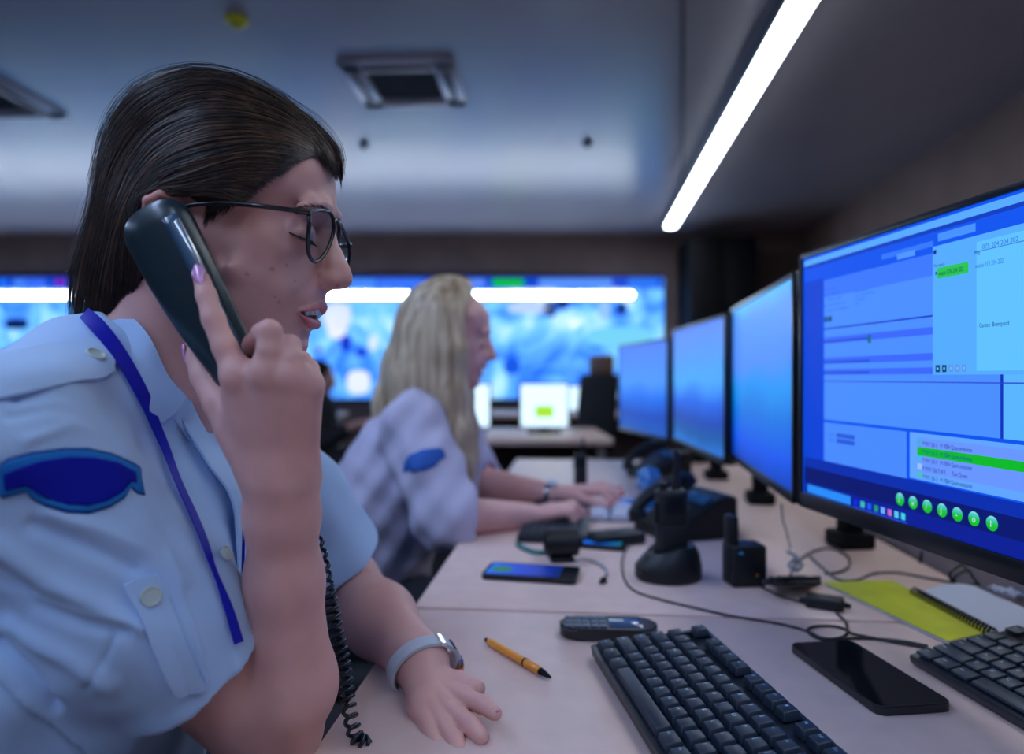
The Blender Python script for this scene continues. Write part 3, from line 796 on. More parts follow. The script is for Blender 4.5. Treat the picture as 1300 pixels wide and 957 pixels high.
# --- hair of the woman
HM = mat('dark_hair', (.016, .009, .006), .6, spec=.25, var=.5, vscale=60)
V, F = polygonise(hair_field, (-.46, .48, .98), (-.12, .72, 1.34), .0024)
hair = np_mesh('hair', smooth_v(V, F, 2, .5), F, HM, woman)
GUIDES = [
 [(430,215),(428,196),(412,172),(380,141),(340,115),(297,98),(257,92),(222,97),(187,110),(160,134),(141,165),(128,205),(118,245),(110,285),(98,320),(89,360),(86,405)],
 [(424,214),(415,190),(395,168),(362,143),(325,126),(285,112),(248,112),(212,124),(182,144),(160,172),(144,205),(132,245),(124,285),(112,325),(103,365),(99,408)],
 [(413,198),(396,178),(370,160),(338,146),(302,138),(268,136),(236,142),(206,156),(182,180),(164,210),(150,245),(140,280),(130,315),(122,350),(116,380),(112,408)],
 [(398,190),(380,179),(355,172),(325,166),(294,166),(262,170),(232,180),(206,196),(184,218),(168,244),(156,272),(147,300),(140,330),(134,360),(130,385),(126,408)],
 [(378,196),(358,192),(334,190),(306,192),(278,198),(250,206),(224,217),(202,230),(184,248),(172,268),(163,290),(156,315),(150,340),(146,365),(143,388),(140,408)],
 [(350,217),(330,216),(306,217),(280,221),(256,228),(234,234),(212,237),(192,243),(177,255),(168,272),(165,292),(165,315),(163,340),(160,365),(156,385),(152,404)],
 [(306,257),(296,252),(282,247),(264,245),(246,246),(228,244),(208,240),(190,244),(176,256),(169,275),(170,298),(174,320),(177,340),(174,362),(168,380),(160,396)]]
G3 = []
for g in GUIDES:
    c = catmull(g, 26); G3.append(np.array([np.array(hair_xyz(q[0], q[1])) for q in c]))
G3 = np.array(G3)
def strands(n, seed, side, lift=(0, .0018), rad=.00032, wild=0.0, umin=0):
    r = np.random.RandomState(seed); VV = []; FF = []; o = 0; K = 26
    for _ in range(n):
        u = r.uniform(umin, 5.999) if not wild else r.uniform(0, 1.5); i = int(u); f = u-i
        f2 = f*f*(3-2*f); c = G3[i]*(1-f2)+G3[i+1]*f2
        s0 = 0 if r.rand() < .5 or u > 4 else int(r.beta(1, 2.2)*14); s1 = K-int(r.beta(1, 3)*7)
        if s1-s0 < 5: continue
        if s0 == 0: c = c.copy(); c[0] += (c[0]-c[1])*r.uniform(-.3, 1.1)
        c = c[s0:s1].copy(); X = c[:, 0]; Z = c[:, 2]
        ph = r.uniform(0, 6.28); tt = np.linspace(0, 1, len(c)); amp = r.uniform(.0006, .0034)+wild*.004
        dx = amp*np.sin(tt*r.uniform(2, 6)+ph)+.0028*np.sin(int(u*7)*2.4+tt*(4+int(u*7)%3))*np.sin(tt*3.1); T = np.gradient(c, axis=0); T /= np.linalg.norm(T, axis=1)[:, None]+1e-9
        X = X-T[:, 2]*dx; Z = Z+T[:, 0]*dx
        w2 = HAIR.w2(X, Z); w = np.sqrt(np.maximum(w2, 0)); l = r.uniform(*lift)
        gx = HAIR.samp(HAIR.gx, X, Z); gz = HAIR.samp(HAIR.gz, X, Z); gn = np.stack([-gx, 2*w, -gz], 1); gn /= np.linalg.norm(gn, axis=1)[:, None]+1e-6
        if r.rand() < .15+wild: l += .0025*r.rand()+wild*.004*r.rand(); 
        prof = l*np.sin(np.clip(tt*3.2, 0, 1.57))
        C = np.stack([X+gn[:, 0]*prof, YC+side*(w+gn[:, 1]*prof), Z+gn[:, 2]*prof], 1)
        q = C.copy(); q[:, 1] = YC-np.abs(C[:, 1]-YC)
        rr = rad*r.uniform(.6, 1.5)*np.sqrt(np.clip(1-tt**3, .02, 1)); rr[0] *= .4
        v, fc = tube_geo(C.tolist(), rr.tolist(), 3)
        VV += [tuple(x) for x in v]; FF += [tuple(o+k for k in x) for x in fc]; o += len(v)
    return VV, FF
HS1 = mat('hair_strand', (.022, .012, .008), .42, spec=.45, var=.6, vscale=90); HS2 = mat('hair_strand_light', (.095, .045, .025), .42, spec=.4, var=.5, vscale=90)
def add_strands(parts, parent, name='hair_strands'):
    V = []; F = []; MI = []
    for (v, f), mi in parts:
        o = len(V); V += v; F += [tuple(o+k for k in x) for x in f]; MI += [mi]*len(f)
    return mesh_obj(name, V, F, [HS1, HS2], parent, smooth=True, mi=MI, world=True)
ob = add_strands([(strands(2600, 1, -1), 0), (strands(900, 2, -1, (.0006, .0022), .00028), 1), (strands(900, 12, -1, (.0004, .0012), .00022, 0, 3.6), 0), (strands(700, 3, 1), 0), (strands(70, 4, -1, (.001, .004), .00016, 1.0), 0)], woman)
tag(ob, kind='stuff')
# wisps in front of the ear
r = np.random.RandomState(19); VV = []; FF = []
for i in range(260):
    a, b = r.uniform(0, 1), r.normal(0, 1); x0, y0 = 326-58*a, 243+12*a-3; x1, y1 = 300-44*a+b*3, 262+28*a+b
    L = []
    for t in np.linspace(0, 1, 10):
        x = x0+(x1-x0)*t; y = y0+(y1-y0)*t-6*math.sin(math.pi*t)*(1-.3*a)+.6*math.sin(7*t+b*3); q, n = hit(x, y, BODY_BVH, .0012*(1-t*.6)+.0006*r.rand()); L.append(q)
    L = L[:r.randint(6, 11)]
    v, fc = tube_geo([list(x) for x in L], [.00028]*(len(L)-2)+[.00018, .00008], 3); o = len(VV); VV += [tuple(x) for x in v]; FF += [tuple(o+q for q in x) for x in fc]
mesh_obj('hair_wisps', VV, FF, HS1, woman, smooth=True, world=True)['kind'] = 'stuff'
# lock hanging on the far side of the collar
VV = []; FF = []
r = np.random.RandomState(9)
for i in range(230):
    a = r.normal(0, 1, 2); k = catmull([P(258+a[0]*3, 500, .655), P(268+a[0]*6, 540, .655+a[1]*.006), P(284+a[0]*8, 585, .650+a[1]*.008), P(298+a[0]*6, 640, .645+a[1]*.008), P(306+a[0]*5, 690, .64+a[1]*.007), P(309+a[0]*4, 725+r.uniform(-20, 12), .64)], 14)
    v, fc = tube_geo([x.tolist() for x in k], [.0006]*12+[.0004, .0001], 3); o = len(VV); VV += [tuple(x) for x in v]; FF += [tuple(o+q for q in x) for x in fc]
mesh_obj('hair_lock', VV, FF, HS1, woman, smooth=True, world=True)['kind'] = 'stuff'

# --- glasses
GB = mat('glasses_black', (.008, .008, .010), .25, spec=.5, coat=.3)
glasses = tag(bpy.data.objects.new('glasses', None), 'thin black framed glasses worn by the dark-haired woman', 'glasses'); COL.objects.link(glasses); glasses.location = (-.15, .60, 1.15)
def lens_mat():
    if 'lens_glass' in MATS: return MATS['lens_glass']
    m = bpy.data.materials.new('lens_glass'); m.use_nodes = True; nt = m.node_tree; nt.nodes.clear()
    o = nt.nodes.new('ShaderNodeOutputMaterial'); t = nt.nodes.new('ShaderNodeBsdfTransparent'); t.inputs[0].default_value = (.80, .89, 1, 1)
    g = nt.nodes.new('ShaderNodeBsdfGlossy'); g.inputs['Roughness'].default_value = .02; x = nt.nodes.new('ShaderNodeMixShader'); x.inputs[0].default_value = .14
    nt.links.new(t.outputs[0], x.inputs[1]); nt.links.new(g.outputs[0], x.inputs[2]); nt.links.new(x.outputs[0], o.inputs[0]); MATS['lens_glass'] = m; return m
def rimpts(side):
    base = [(392.5,267.5,65),(407,266.5,37),(419,270,14),(423.5,283,9.5),(421.5,302,10.5),(413.5,320,21),(403,331.5,37),(395.5,329.5,50),(391,318,60),(391.3,300,65),(392.3,283,66.5)]
    out = []
    for x, y, w in base:
        q = pm(x, y, w)
        if side > 0: q.y = 2*YC-q.y
        out.append(q)
    return out
for s in (-1, 1):
    rp = rimpts(s); loop = [Vector(q) for q in catmull(rp+[rp[0]], 56)]
    V, F = tube_geo(loop, .0017, 8); mesh_obj('rim', V, F, GB, glasses, smooth=True, world=True)
    c = sum(loop, Vector())/len(loop)
    m = MB(); bmv = [m.b.verts.new(q) for q in loop[:-1]]; cc = m.b.verts.new(c+Vector((.0012, 0, 0)))
    for i in range(len(bmv)): m.b.faces.new((bmv[i], bmv[(i+1) % len(bmv)], cc))
    LENS = lens_mat()
    m.build('lens', LENS, glasses, world=True)
    tp = [pm(393,269,67.5), pm(370,266.5,73), pm(335,262,78.5), pm(300,258.5,81.5), pm(268,258,83), pm(236,262,82), pm(215,275,80)]
    if s > 0:
        for q in tp: q.y = 2*YC-q.y
    V, F = tube_geo([Vector(q) for q in catmull(tp, 40)], [.0026]*6+[.0019]*34, 8); mesh_obj('temple', V, F, GB, glasses, smooth=True, world=True)
V, F = tube_geo([Vector(q) for q in catmull([pm(423.5,281,9), pm(427,278,0), (pm(423.5,281,9).x, 2*YC-pm(423.5,281,9).y, pm(423.5,281,9).z)], 12)], .0014, 8)
mesh_obj('bridge', V, F, GB, glasses, smooth=True, world=True)

# --- handset
hs = tag(bpy.data.objects.new('telephone_handset', None), 'black corded telephone handset pressed to the ear of the dark-haired woman', 'telephone'); COL.objects.link(hs); hs.location = P(250, 370, .50)
hA, hB = A3(P(207, 300, .503)), A3(P(297, 462, .500)); hu = (hB-hA); hL = np.linalg.norm(hu); hu /= hL
hn = A3((-.10, -1, .05)); hn -= hu*(hn@hu); hn /= np.linalg.norm(hn); hv = np.cross(hu, hn)
def hs_field(p):
    q = p-hA; a = q@hu; b = q@hv; c = q@hn
    t = np.clip(a/hL, 0, 1); hw = .0262-.0008*t-.0075*t*t
    hw = np.where(t < 1, hw, hw)
    ct = .0125-.0035*np.sin(t*math.pi)
    x = np.abs(b)/hw; y = (c+.0035*np.sin(t*math.pi)*-1)/ct
    ea = np.maximum(np.maximum(-a-.002, a-hL), 0)/.0225
    r = (x**2.6+np.abs(y)**2.4+ea**2.4)**(1/2.5)
    f = (r-1)*.011
    return f
V, F = polygonise(hs_field, (-.36, .46, 1.0), (-.17, .56, 1.19), .0018, slack=1.8)
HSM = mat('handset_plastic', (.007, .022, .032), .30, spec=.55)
tag(np_mesh('handle', smooth_v(V, F, 2), F, HSM, hs), None)
# glossy facet along the edge and the raised middle panel
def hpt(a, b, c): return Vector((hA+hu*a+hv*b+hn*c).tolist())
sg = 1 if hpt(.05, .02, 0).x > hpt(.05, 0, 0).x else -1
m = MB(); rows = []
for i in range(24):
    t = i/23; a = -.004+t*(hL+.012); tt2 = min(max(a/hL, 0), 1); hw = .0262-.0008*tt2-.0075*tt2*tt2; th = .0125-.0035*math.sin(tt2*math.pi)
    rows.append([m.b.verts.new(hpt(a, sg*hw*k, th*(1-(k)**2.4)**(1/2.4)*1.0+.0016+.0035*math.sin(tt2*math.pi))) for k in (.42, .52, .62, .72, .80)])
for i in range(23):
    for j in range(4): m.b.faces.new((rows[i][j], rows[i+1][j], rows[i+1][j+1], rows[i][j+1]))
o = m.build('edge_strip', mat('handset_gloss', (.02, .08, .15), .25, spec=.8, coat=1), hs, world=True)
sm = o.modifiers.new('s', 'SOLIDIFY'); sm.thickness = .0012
# coiled cord
cc = [P(312, 490, .515), P(332, 540, .545), P(372, 620, .575), P(402, 690, .60), P(414, 740, .612), P(422, 775, .612), P(430, 815, .606), P(437, 850, .60), P(442, 890, .59), P(452, 935, .57), P(470, 945, .575)]
base = [Vector(q) for q in catmull(cc, 700)]; pts = []
for i, q in enumerate(base):
    t = (base[min(i+1, 699)]-base[max(i-1, 0)]).normalized(); x = t.cross(Vector((0, 1, 0.1))).normalized(); y = t.cross(x)
    a = i*2*math.pi/19; R = .0052*min(1, i/30, (699-i)/30+.02); pts.append(q+x*math.cos(a)*R+y*math.sin(a)*R)
V, F = tube_geo(pts, .0018, 6); mesh_obj('coiled_cord', V, F, mat('cord_black', (.006, .014, .028), .18, spec=.6), hs, smooth=True, world=True)

# --- wrist watch
watch = tag(bpy.data.objects.new('wristwatch', None), 'ladies wristwatch with pale strap on the wrist of the telephoning woman', 'watch'); COL.objects.link(watch); watch.location = WR2.tolist()
wd = Vector((A3(P(552,872,.655))-WR2).tolist()).normalized(); wx = wd.cross(Vector((0, 0, 1))).normalized(); wz = wx.cross(wd)
wc = Vector(WR2.tolist())+wd*(.004)
def ringmesh(name, R0, R1, half, m, a0=0, a1=2*math.pi, n=48):
    V = []; F = []
    for i in range(n+1):
        a = a0+(a1-a0)*i/n; e = wx*math.cos(a)*1.08+wz*math.sin(a)*.94
        for (R, h) in ((R0, -half), (R1, -half*.9), (R1, half*.9), (R0, half)): V.append(wc+e*R+wd*h)
    for i in range(n):
        for j in range(4): F.append((i*4+j, i*4+(j+1) % 4, i*4+4+(j+1) % 4, i*4+4+j))
    mesh_obj(name, V, F, m, watch, smooth=False, world=True)
STRAP = mat('watch_strap', (.50, .52, .58), .45, spec=.4)
ringmesh('strap', .0296, .0326, .0074, STRAP)
ringmesh('keeper', .0310, .0345, .0080, STRAP, 2.5, 3.0, 10)
ringmesh('keeper', .0310, .0342, .0078, mat('silver', (.6, .6, .65), .2, metal=1), 1.9, 2.1, 6)
cdir = (wx*.95-wz*.3).normalized() if (wx.x > 0) else (wx*-.95-wz*.3).normalized()
q = Matrix.Translation(wc+cdir*.0325) @ cdir.to_track_quat('Z', 'Y').to_matrix().to_4x4()
m = MB(); m.lathe((0, 0, 0), [(.0135, 0), (.0150, .001), (.0150, .0055), (.0138, .0070)], 36); o = m.build('watch_case', mat('rose_gold', (.75, .42, .28), .2, metal=1), None); o.data.transform(q); world_child(o, watch)
m = MB(); m.lathe((0, 0, 0), [(.0128, .0068), (.0128, .0073)], 36); m.box((0, .004, .0076), (.001, .008, .0004)); m.box((.003, 0, .0076), (.006, .001, .0004)); o = m.build('watch_dial', mat('dial', (.75, .75, .8), .2), None); o.data.transform(q); world_child(o, watch)

# ================================================================== blonde woman
bw = thing('person', (-.28, 1.55, 0), 0, 'seated woman with long straight blonde hair typing at the next desk, pale uniform shirt', 'person')
C0 = A3(pm(446, 354, 0)); C1 = A3(P(631, 453, 1.55))
BSR, BSL = A3((-.200, 1.405, .945)), A3((-.175, 1.70, .950))
BEL = A3((-.118, 1.315, .778)); BWR = A3(P(672, 656, 1.395)); BEL2 = A3((-.085, 1.70, .785)); BWR2 = A3(P(700, 627, 1.62))
def bhand(base, kn, tips, curl):
    out = []
    for i in range(4):
        k = kn+(A3((0, .017, 0))*(1.5-i)); t = tips[i]; mid = (k+t)/2+A3((0, 0, curl)); out.append(([base, k, mid, t], [.018, .0105, .009, .007]))
    return out
BH = bhand(BWR, A3(P(712, 648, 1.40)), [A3(P(738+dx, 664+dy, 1.40+z)) for dx, dy, z in ((6,-12,.07),(5,-6,.035),(1,2,0),(-6,5,-.03))], .014)
BH.append(([BWR, A3(P(700,645,1.445)), A3(P(722,642,1.46)), A3(P(735,648,1.462))], [.018, .012, .010, .008]))
BH2 = bhand(BWR2, A3(P(748, 622, 1.62)), [A3(P(784+dx, 632+dy, 1.60+z)) for dx, dy, z in ((0,-12,.07),(4,-6,.035),(2,-2,0),(-6,4,-.03))], .010)
BH2.append(([BWR2, A3(P(735,632,1.575)), A3(P(758,640,1.55)), A3(P(772,641,1.54))], [.018, .012, .010, .008]))
def bbody(p):
    f = near_ball(lambda q: head_field(q-C1+C0, neck=False), p, (-.15, 1.55, 1.13), .18)
    f = smin(f, chain(p, [(-.150, 1.55, 1.10), (-.165, 1.55, 1.03), (-.19, 1.55, .95)], [.050, .050, .06], .02), .016)
    q = p.copy(); q[:, 1] = 1.55+(p[:, 1]-1.55)/1.35
    f = smin(f, chain(q, [(-.20, 1.55, .92), (-.25, 1.55, .80), (-.30, 1.55, .62), (-.30, 1.55, .54)], [.08, .09, .10, .10], .05), .03)
    f = smin(f, chain(p, [BSR, BEL, BWR], [.045, .040, .0265], .012), .02); f = smin(f, chain(p, [BSL, BEL2, BWR2], [.045, .040, .026], .012), .02)
    for H, c in ((BH, BWR+A3((.06, 0, 0))), (BH2, BWR2+A3((.06, -.02, 0)))):
        def hf(q):
            g = None
            for pts, rs in H: k = chain(q, pts, rs, .004); g = k if g is None else smin(g, k, .006)
            return g
        f = smin(f, near_ball(hf, p, c, .13), .006)
    return smax(f, .5-p[:, 2], .004)
V, F = polygonise(bbody, (-.46, 1.22, .48), (.28, 1.90, 1.28), .0034, slack=1.5)
V = smooth_v(V, F, 1, .4); Ct = np.tile(SKC*np.array((1.05, 1.05, 1.1)), (len(V), 1)).astype(np.float32)
np_mesh('body', V, F, SKIN, bw, Ct)
BBV = BVHTree.FromPolygons([Vector(v) for v in V], [tuple(f) for f in F.tolist()])
BSHIRT = mat('lavender_white_cotton', (.52, .49, .64), .85, spec=.2)
def bshirt(p):
    q = p.copy(); q[:, 1] = 1.55+(p[:, 1]-1.55)/1.35
    f = chain(q, [(-.195, 1.55, .945), (-.225, 1.55, .86), (-.275, 1.55, .76), (-.31, 1.55, .64), (-.33, 1.55, .50)], [.078, .112, .122, .120, .125], .05)
    f = smin(f, chain(p, [BSR, (-.18, 1.52, .985), (-.175, 1.58, .985), BSL], [.055, .045, .045, .055], .02), .05)
    f = smax(f, -chain(p, [(-.155, 1.55, 1.05), (-.185, 1.55, .965)], [.060, .048], .01), .006)
    for a, b, e in ((BSR, BEL, BWR), (BSL, BEL2, BWR2)):
        s = chain(p, [a, a*.5+b*.5, b, b+(e-b)*.25], [.060, .068, .066, .060], .02)
        u = (e-b)/np.linalg.norm(e-b); s = smax(s, (p-b)@u-.030, .003); s = smax(s, -cap(p, b+u*.0, b+u*.2, .050, .050), .002)
        f = smin(f, s, .03)
    f = f+.0035*np.sin(p[:, 0]*55+p[:, 2]*38+2*np.sin(p[:, 1]*22))*np.sin(p[:, 2]*47-p[:, 1]*21)+.0022*np.sin(p[:, 0]*95-p[:, 2]*70)
    return smax(f, .54-p[:, 2], .004)
V, F = polygonise(bshirt, (-.52, 1.18, .50), (.04, 1.94, 1.08), .005, slack=1.6)
V = smooth_v(V, F, 1); np_mesh('shirt', V, F, BSHIRT, bw)
BSBV = BVHTree.FromPolygons([Vector(v) for v in V], [tuple(f) for f in F.tolist()])
pl = [(514,588),(520,578),(538,571),(558,569),(563,572),(565,581),(558,584),(552,592),(538,597),(524,600),(520,596),(513,600)]
tag(draped_poly(pl, .001, .002, 'badge', mat('badge_pale_blue', (.01, .10, .45), .7), bw, bvh=BSBV, step=3), 'blue arched shoulder badge')
def blegs(p):
    f = None
    for s in (-1, 1):
        y = 1.55+s*.10; c = chain(p, [(-.34, y, .53), (.12, y+s*.03, .55), (.16, y+s*.03, .30), (.13, y+s*.03, .09)], [.10, .072, .052, .042], .03); f = c if f is None else smin(f, c, .03)
    return smin(f, ell(p, (-.34, 1.55, .56), (.15, .20, .12)), .05)
V, F = polygonise(blegs, (-.56, 1.24, .03), (.24, 1.86, .72), .007); np_mesh('trousers', V, F, TROUSER, bw)
for s in (-1, 1):
    m = MB(); m.sph((.18, 1.55+s*.13, .045), 1, (.13, .045, .045)); m.box((.18, 1.55+s*.13, .012), (.24, .085, .02), bev=.008); m.build('shoe', MATS['black_leather'], bw, world=True)
def bhair(p):
    q = p-C1+C0
    f = smax(head_field(q, ears=False, neck=False)-.014, -(.0-(q[:, 0]+.195))*-1+0, .01) if False else ell(p, (-.140, 1.55, 1.155), (.108, .088, .112))
    f = smax(f, (p[:, 0]+.088)+.38*(1.20-p[:, 2])*(p[:, 2] < 1.2), .012)       # hair ends at the forehead line
    y = np.abs(p[:, 1]-1.55); q2 = p.copy(); q2[:, 1] = 1.55-y
    c = chain(q2, [(-.150,1.485,1.17), (-.135,1.475,1.09), (-.132,1.468,1.00), (-.118,1.455,.92), (-.105,1.445,.845), (-.098,1.44,.800)], [.040,.040,.040,.036,.026,.010], .02)
    f = smin(f, c, .03)
    c = chain(p, [(-.185,1.55,1.16), (-.225,1.54,1.06), (-.255,1.53,.98), (-.285,1.50,.92)], [.070,.060,.050,.020], .02)
    c = smin(c, chain(p, [(-.19,1.50,1.12), (-.215,1.475,1.03), (-.225,1.455,.97)], [.055,.045,.03], .02), .03)
    f = smin(f, c, .03)
    ang = np.arctan2(p[:, 1]-1.55, p[:, 0]+.16)
    return f+.0007*np.sin(ang*34+.8*np.sin(p[:, 2]*5))+.0004*np.sin(ang*71)
BH_M = mat('blonde_hair', (.46, .36, .24), .45, spec=.4)
nt = BH_M.node_tree; tc = nt.nodes.new('ShaderNodeTexCoord'); mp = nt.nodes.new('ShaderNodeMapping'); mp.inputs['Scale'].default_value = (60, 60, 2.2); ns = nt.nodes.new('ShaderNodeTexNoise'); ns.inputs['Scale'].default_value = 1; ns.inputs['Detail'].default_value = 5
rp = nt.nodes.new('ShaderNodeValToRGB'); rp.color_ramp.elements[0].position = .33; rp.color_ramp.elements[1].position = .66; rp.color_ramp.elements[0].color = (.27, .175, .10, 1); rp.color_ramp.elements[1].color = (.68, .53, .36, 1)
nt.links.new(tc.outputs['Object'], mp.inputs[0]); nt.links.new(mp.outputs[0], ns.inputs['Vector']); nt.links.new(ns.outputs['Fac'], rp.inputs['Fac']); nt.links.new(rp.outputs['Color'], nt.nodes['Principled BSDF'].inputs['Base Color'])
V, F = polygonise(bhair, (-.34, 1.36, .76), (-.02, 1.72, 1.30), .003, slack=1.6); np_mesh('hair', smooth_v(V, F, 1), F, BH_M, bw)
for s in (-1, 1):   # collar points
    m = MB(); M = Matrix.Translation((-.135, 1.55+s*.065, .955)) @ Matrix.Rotation(.5*s, 4, 'Z') @ Matrix.Rotation(.7*s, 4, 'X')
    m.prism([(-.05, -.02), (.03, -.026), (.055, .0), (.02, .032), (-.05, .028)], -.002, .002, M); m.build('collar_leaf', BSHIRT, bw, world=True)
RN = mat('red_nail', (.55, .01, .02), .2, coat=.5)
for H in (BH, BH2):
    for pts, rs in H:
        m = MB(); m.sph(Vector(pts[-1].tolist())+Vector((.004, -.001, .003)), .0055, (1.3, .95, .7), 10); m.build('nail', RN, bw, world=True)
bwatch = tag(bpy.data.objects.new('bracelet_watch', None), 'small silver watch on the far wrist of the blonde woman', 'watch'); COL.objects.link(bwatch); bwatch.location = BWR2.tolist()
u = Vector((BWR2-BEL2).tolist()).normalized(); q = Vector(BWR2.tolist())
m = MB()
for k in range(2): m.tube([q+(Matrix.Rotation(a*.3307, 3, u) @ Vector((0, 0, .0295)))+u*(k*.006-.003) for a in range(20)], .0028, 8)
m.build('band', MATS['silver'], bwatch, world=True)
m = MB(); m.cyl(q+Vector((.0, -.012, .024)), q+Vector((0, -.015, .033)), .013, n=24); m.build('watch_face', mat('pale_dial', (.75, .78, .85), .3), bwatch, world=True)

# ================================================================== the room
WALLM = mat('brown_wall', (.22, .155, .14), .75, spec=.3, var=.12, vscale=3)
CEILM = mat('ceiling_panel', (.47, .45, .52), .27, spec=1.0, var=.04, vscale=1.5)
FLOORM = mat('carpet', (.03, .028, .035), .95, spec=.1, bump=.3, bscale=300)
def rw(y): return 2.445+.0915*y       # right wall x at depth y
YB = 7.6; YF = -2.6; XL = -6.2; ZC = 2.6
def slab_poly(name, pts, z0, z1, m, kind='structure'):
    b = MB(); b.prism(pts, z0, z1); o = b.build(name, m, smooth=False); o['kind'] = kind; return o
foot = [(XL, YF), (rw(YF), YF), (rw(YB), YB), (XL, YB)]
slab_poly('floor', foot, -.1, 0, FLOORM)
slab_poly('ceiling', foot, ZC, ZC+.1, CEILM)
slab_poly('wall_back', [(XL, YB), (rw(YB)+.1, YB), (rw(YB)+.1, YB+.1), (XL, YB+.1)], 0, ZC, WALLM)
slab_poly('wall_right', [(rw(YF), YF), (rw(YF)+.1, YF), (rw(YB)+.1, YB), (rw(YB), YB)], 0, ZC, WALLM)
slab_poly('wall_left', [(XL-.1, YF), (XL, YF), (XL, YB), (XL-.1, YB)], 0, ZC, WALLM)
slab_poly('wall_front', [(XL, YF-.1), (rw(YF), YF-.1), (rw(YF), YF), (XL, YF)], 0, ZC, WALLM)
slab_poly('baseboard_back', [(XL, YB-.015), (rw(YB), YB-.015), (rw(YB), YB), (XL, YB)], 0, .08, mat('dark_trim', (.02, .018, .02), .5))
# thin dark strip under the ceiling, running straight away from the camera
a = Vector((.243*2.3, 2.3)); b = Vector((.243*7.4, 7.4)); t = Vector((.012, -.003))
slab_poly('trim_1', [tuple(a), tuple(a+t), tuple(b+t), tuple(b)], ZC-.004, ZC, MATS['dark_trim'])

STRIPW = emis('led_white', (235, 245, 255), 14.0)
HOUS = mat('fixture_dark', (.04, .05, .07), .4, spec=.5)
def strip(name, a, b, w, h, label, cat='light', group=None):
    a = Vector(a); b = Vector(b); d = (b-a); L = d.length; ang = math.atan2(d.y, d.x)
    t = thing(name, tuple((a+b)/2), ang, label, cat, group)
    m = MB(); m.box((0, 0, h/2+.004), (L, w, h), bev=.004); m.build('housing', HOUS, t)
    n = 14; r = w*.42; out = [( L/2-.012-r+r*math.cos(k), r*math.sin(k)) for k in [(-.5+i/n)*math.pi for i in range(n+1)]]+[(-L/2+.012+r-r*math.cos(k), -r*math.sin(k)) for k in [(-.5+i/n)*math.pi for i in range(n+1)]]
    m = MB(); m.prism(out, -.008, .006); m.build('diffuser', STRIPW, t, smooth=False)
    return t
strip('linear_ceiling_light', (1.57, 6.93, ZC-.075), (1.57-.1015*(6.93+.9), -.9, ZC-.075), .125, .07, 'long white strip light hanging under the ceiling above the row of monitors')
STRIPB = mat('fill_led_cool', (0, 0, 0), .4, emit=(.46, .63, 1.0), es=33)
def fill_strip(*a):  # unseen cool strips, added out of view to brighten the room
    t = strip(*a); [c for c in t.children if c.name.startswith('diffuser')][0].data.materials[0] = STRIPB
fill_strip('linear_ceiling_light', (-1.25, 2.2, ZC-.075), (-1.55, -2.0, ZC-.075), .125, .07, 'added fill strip on the ceiling left of the viewer, outside the picture')
fill_strip('linear_ceiling_light', (-3.6, 3.2, ZC-.075), (-3.9, -2.0, ZC-.075), .125, .07, 'added fill strip on the ceiling at the far left, outside the picture')
fill_strip('linear_ceiling_light', (-.2, -.6, ZC-.075), (-.35, -2.3, ZC-.075), .125, .07, 'added fill strip on the ceiling straight behind the viewer, outside the picture')

def ac(loc, rz, label):
    t = thing('ceiling_vent', loc, rz, label, 'air vent', 'ceiling cassette units')
    Wp = mat('vent_plastic', (.85, .87, 1.0), .28, spec=.9); Dk = mat('vent_dark', (.06, .06, .09), .6)
    m = MB(); s = .29
    for i in range(4):
        M = Matrix.Rotation(i*math.pi/2, 3, 'Z'); m.box(M @ Vector((0, s-.055, -.012)), (2*s, .11, .024), M=M, bev=.006)
    m.build('frame', Wp, t)
    m = MB()
    for i in range(11): m.box((0, -.15+i*.03, -.012), (.34, .006, .014))
    m.box((0, 0, -.003), (.36, .36, .004)); m.build('grille', Dk, t)
    for i in range(4):
        M = Matrix.Rotation(i*math.pi/2, 3, 'Z'); m = MB(); m.box(M @ Vector((0, s-.052, -.027)), (.36, .035, .004), M=M @ Matrix.Rotation(.35, 3, 'X'), bev=.001); m.build('flap', Dk, t)
    return t
ac((-.56, 3.70, ZC), -.06, 'square pale air conditioning cassette in the ceiling above the women')
ac((-2.95, 3.88, ZC), -.06, 'pale air conditioning cassette cut off at the left edge of the picture')
def detector(loc, r, col, label):
    t = thing('ceiling_detector', loc, 0, label, 'detector')
    m = MB(); m.lathe((0, 0, 0), [(r, 0), (r, -.012), (r*.8, -.022)][::-1], 24); m.build('base', mat(label[:6]+'_base', col, .4), t)
    m = MB(); m.lathe((0, 0, 0), [(r*.55, -.02), (r*.5, -.036), (r*.2, -.042)][::-1], 20); m.build('sensor', mat(label[:6]+'_sensor', [c*.8 for c in col], .3), t)
detector((-1.20, 3.04, ZC), .05, (.95, .90, .03), 'yellow round detector on the ceiling at the upper left')
detector((.50, 4.63, ZC), .035, (.12, .12, .18), 'small grey detector on the ceiling right of the air conditioning cassette')
detector((-.99, 4.66, ZC), .03, (.12, .12, .18), 'tiny grey ceiling detector between the dark-haired woman and the cassette')

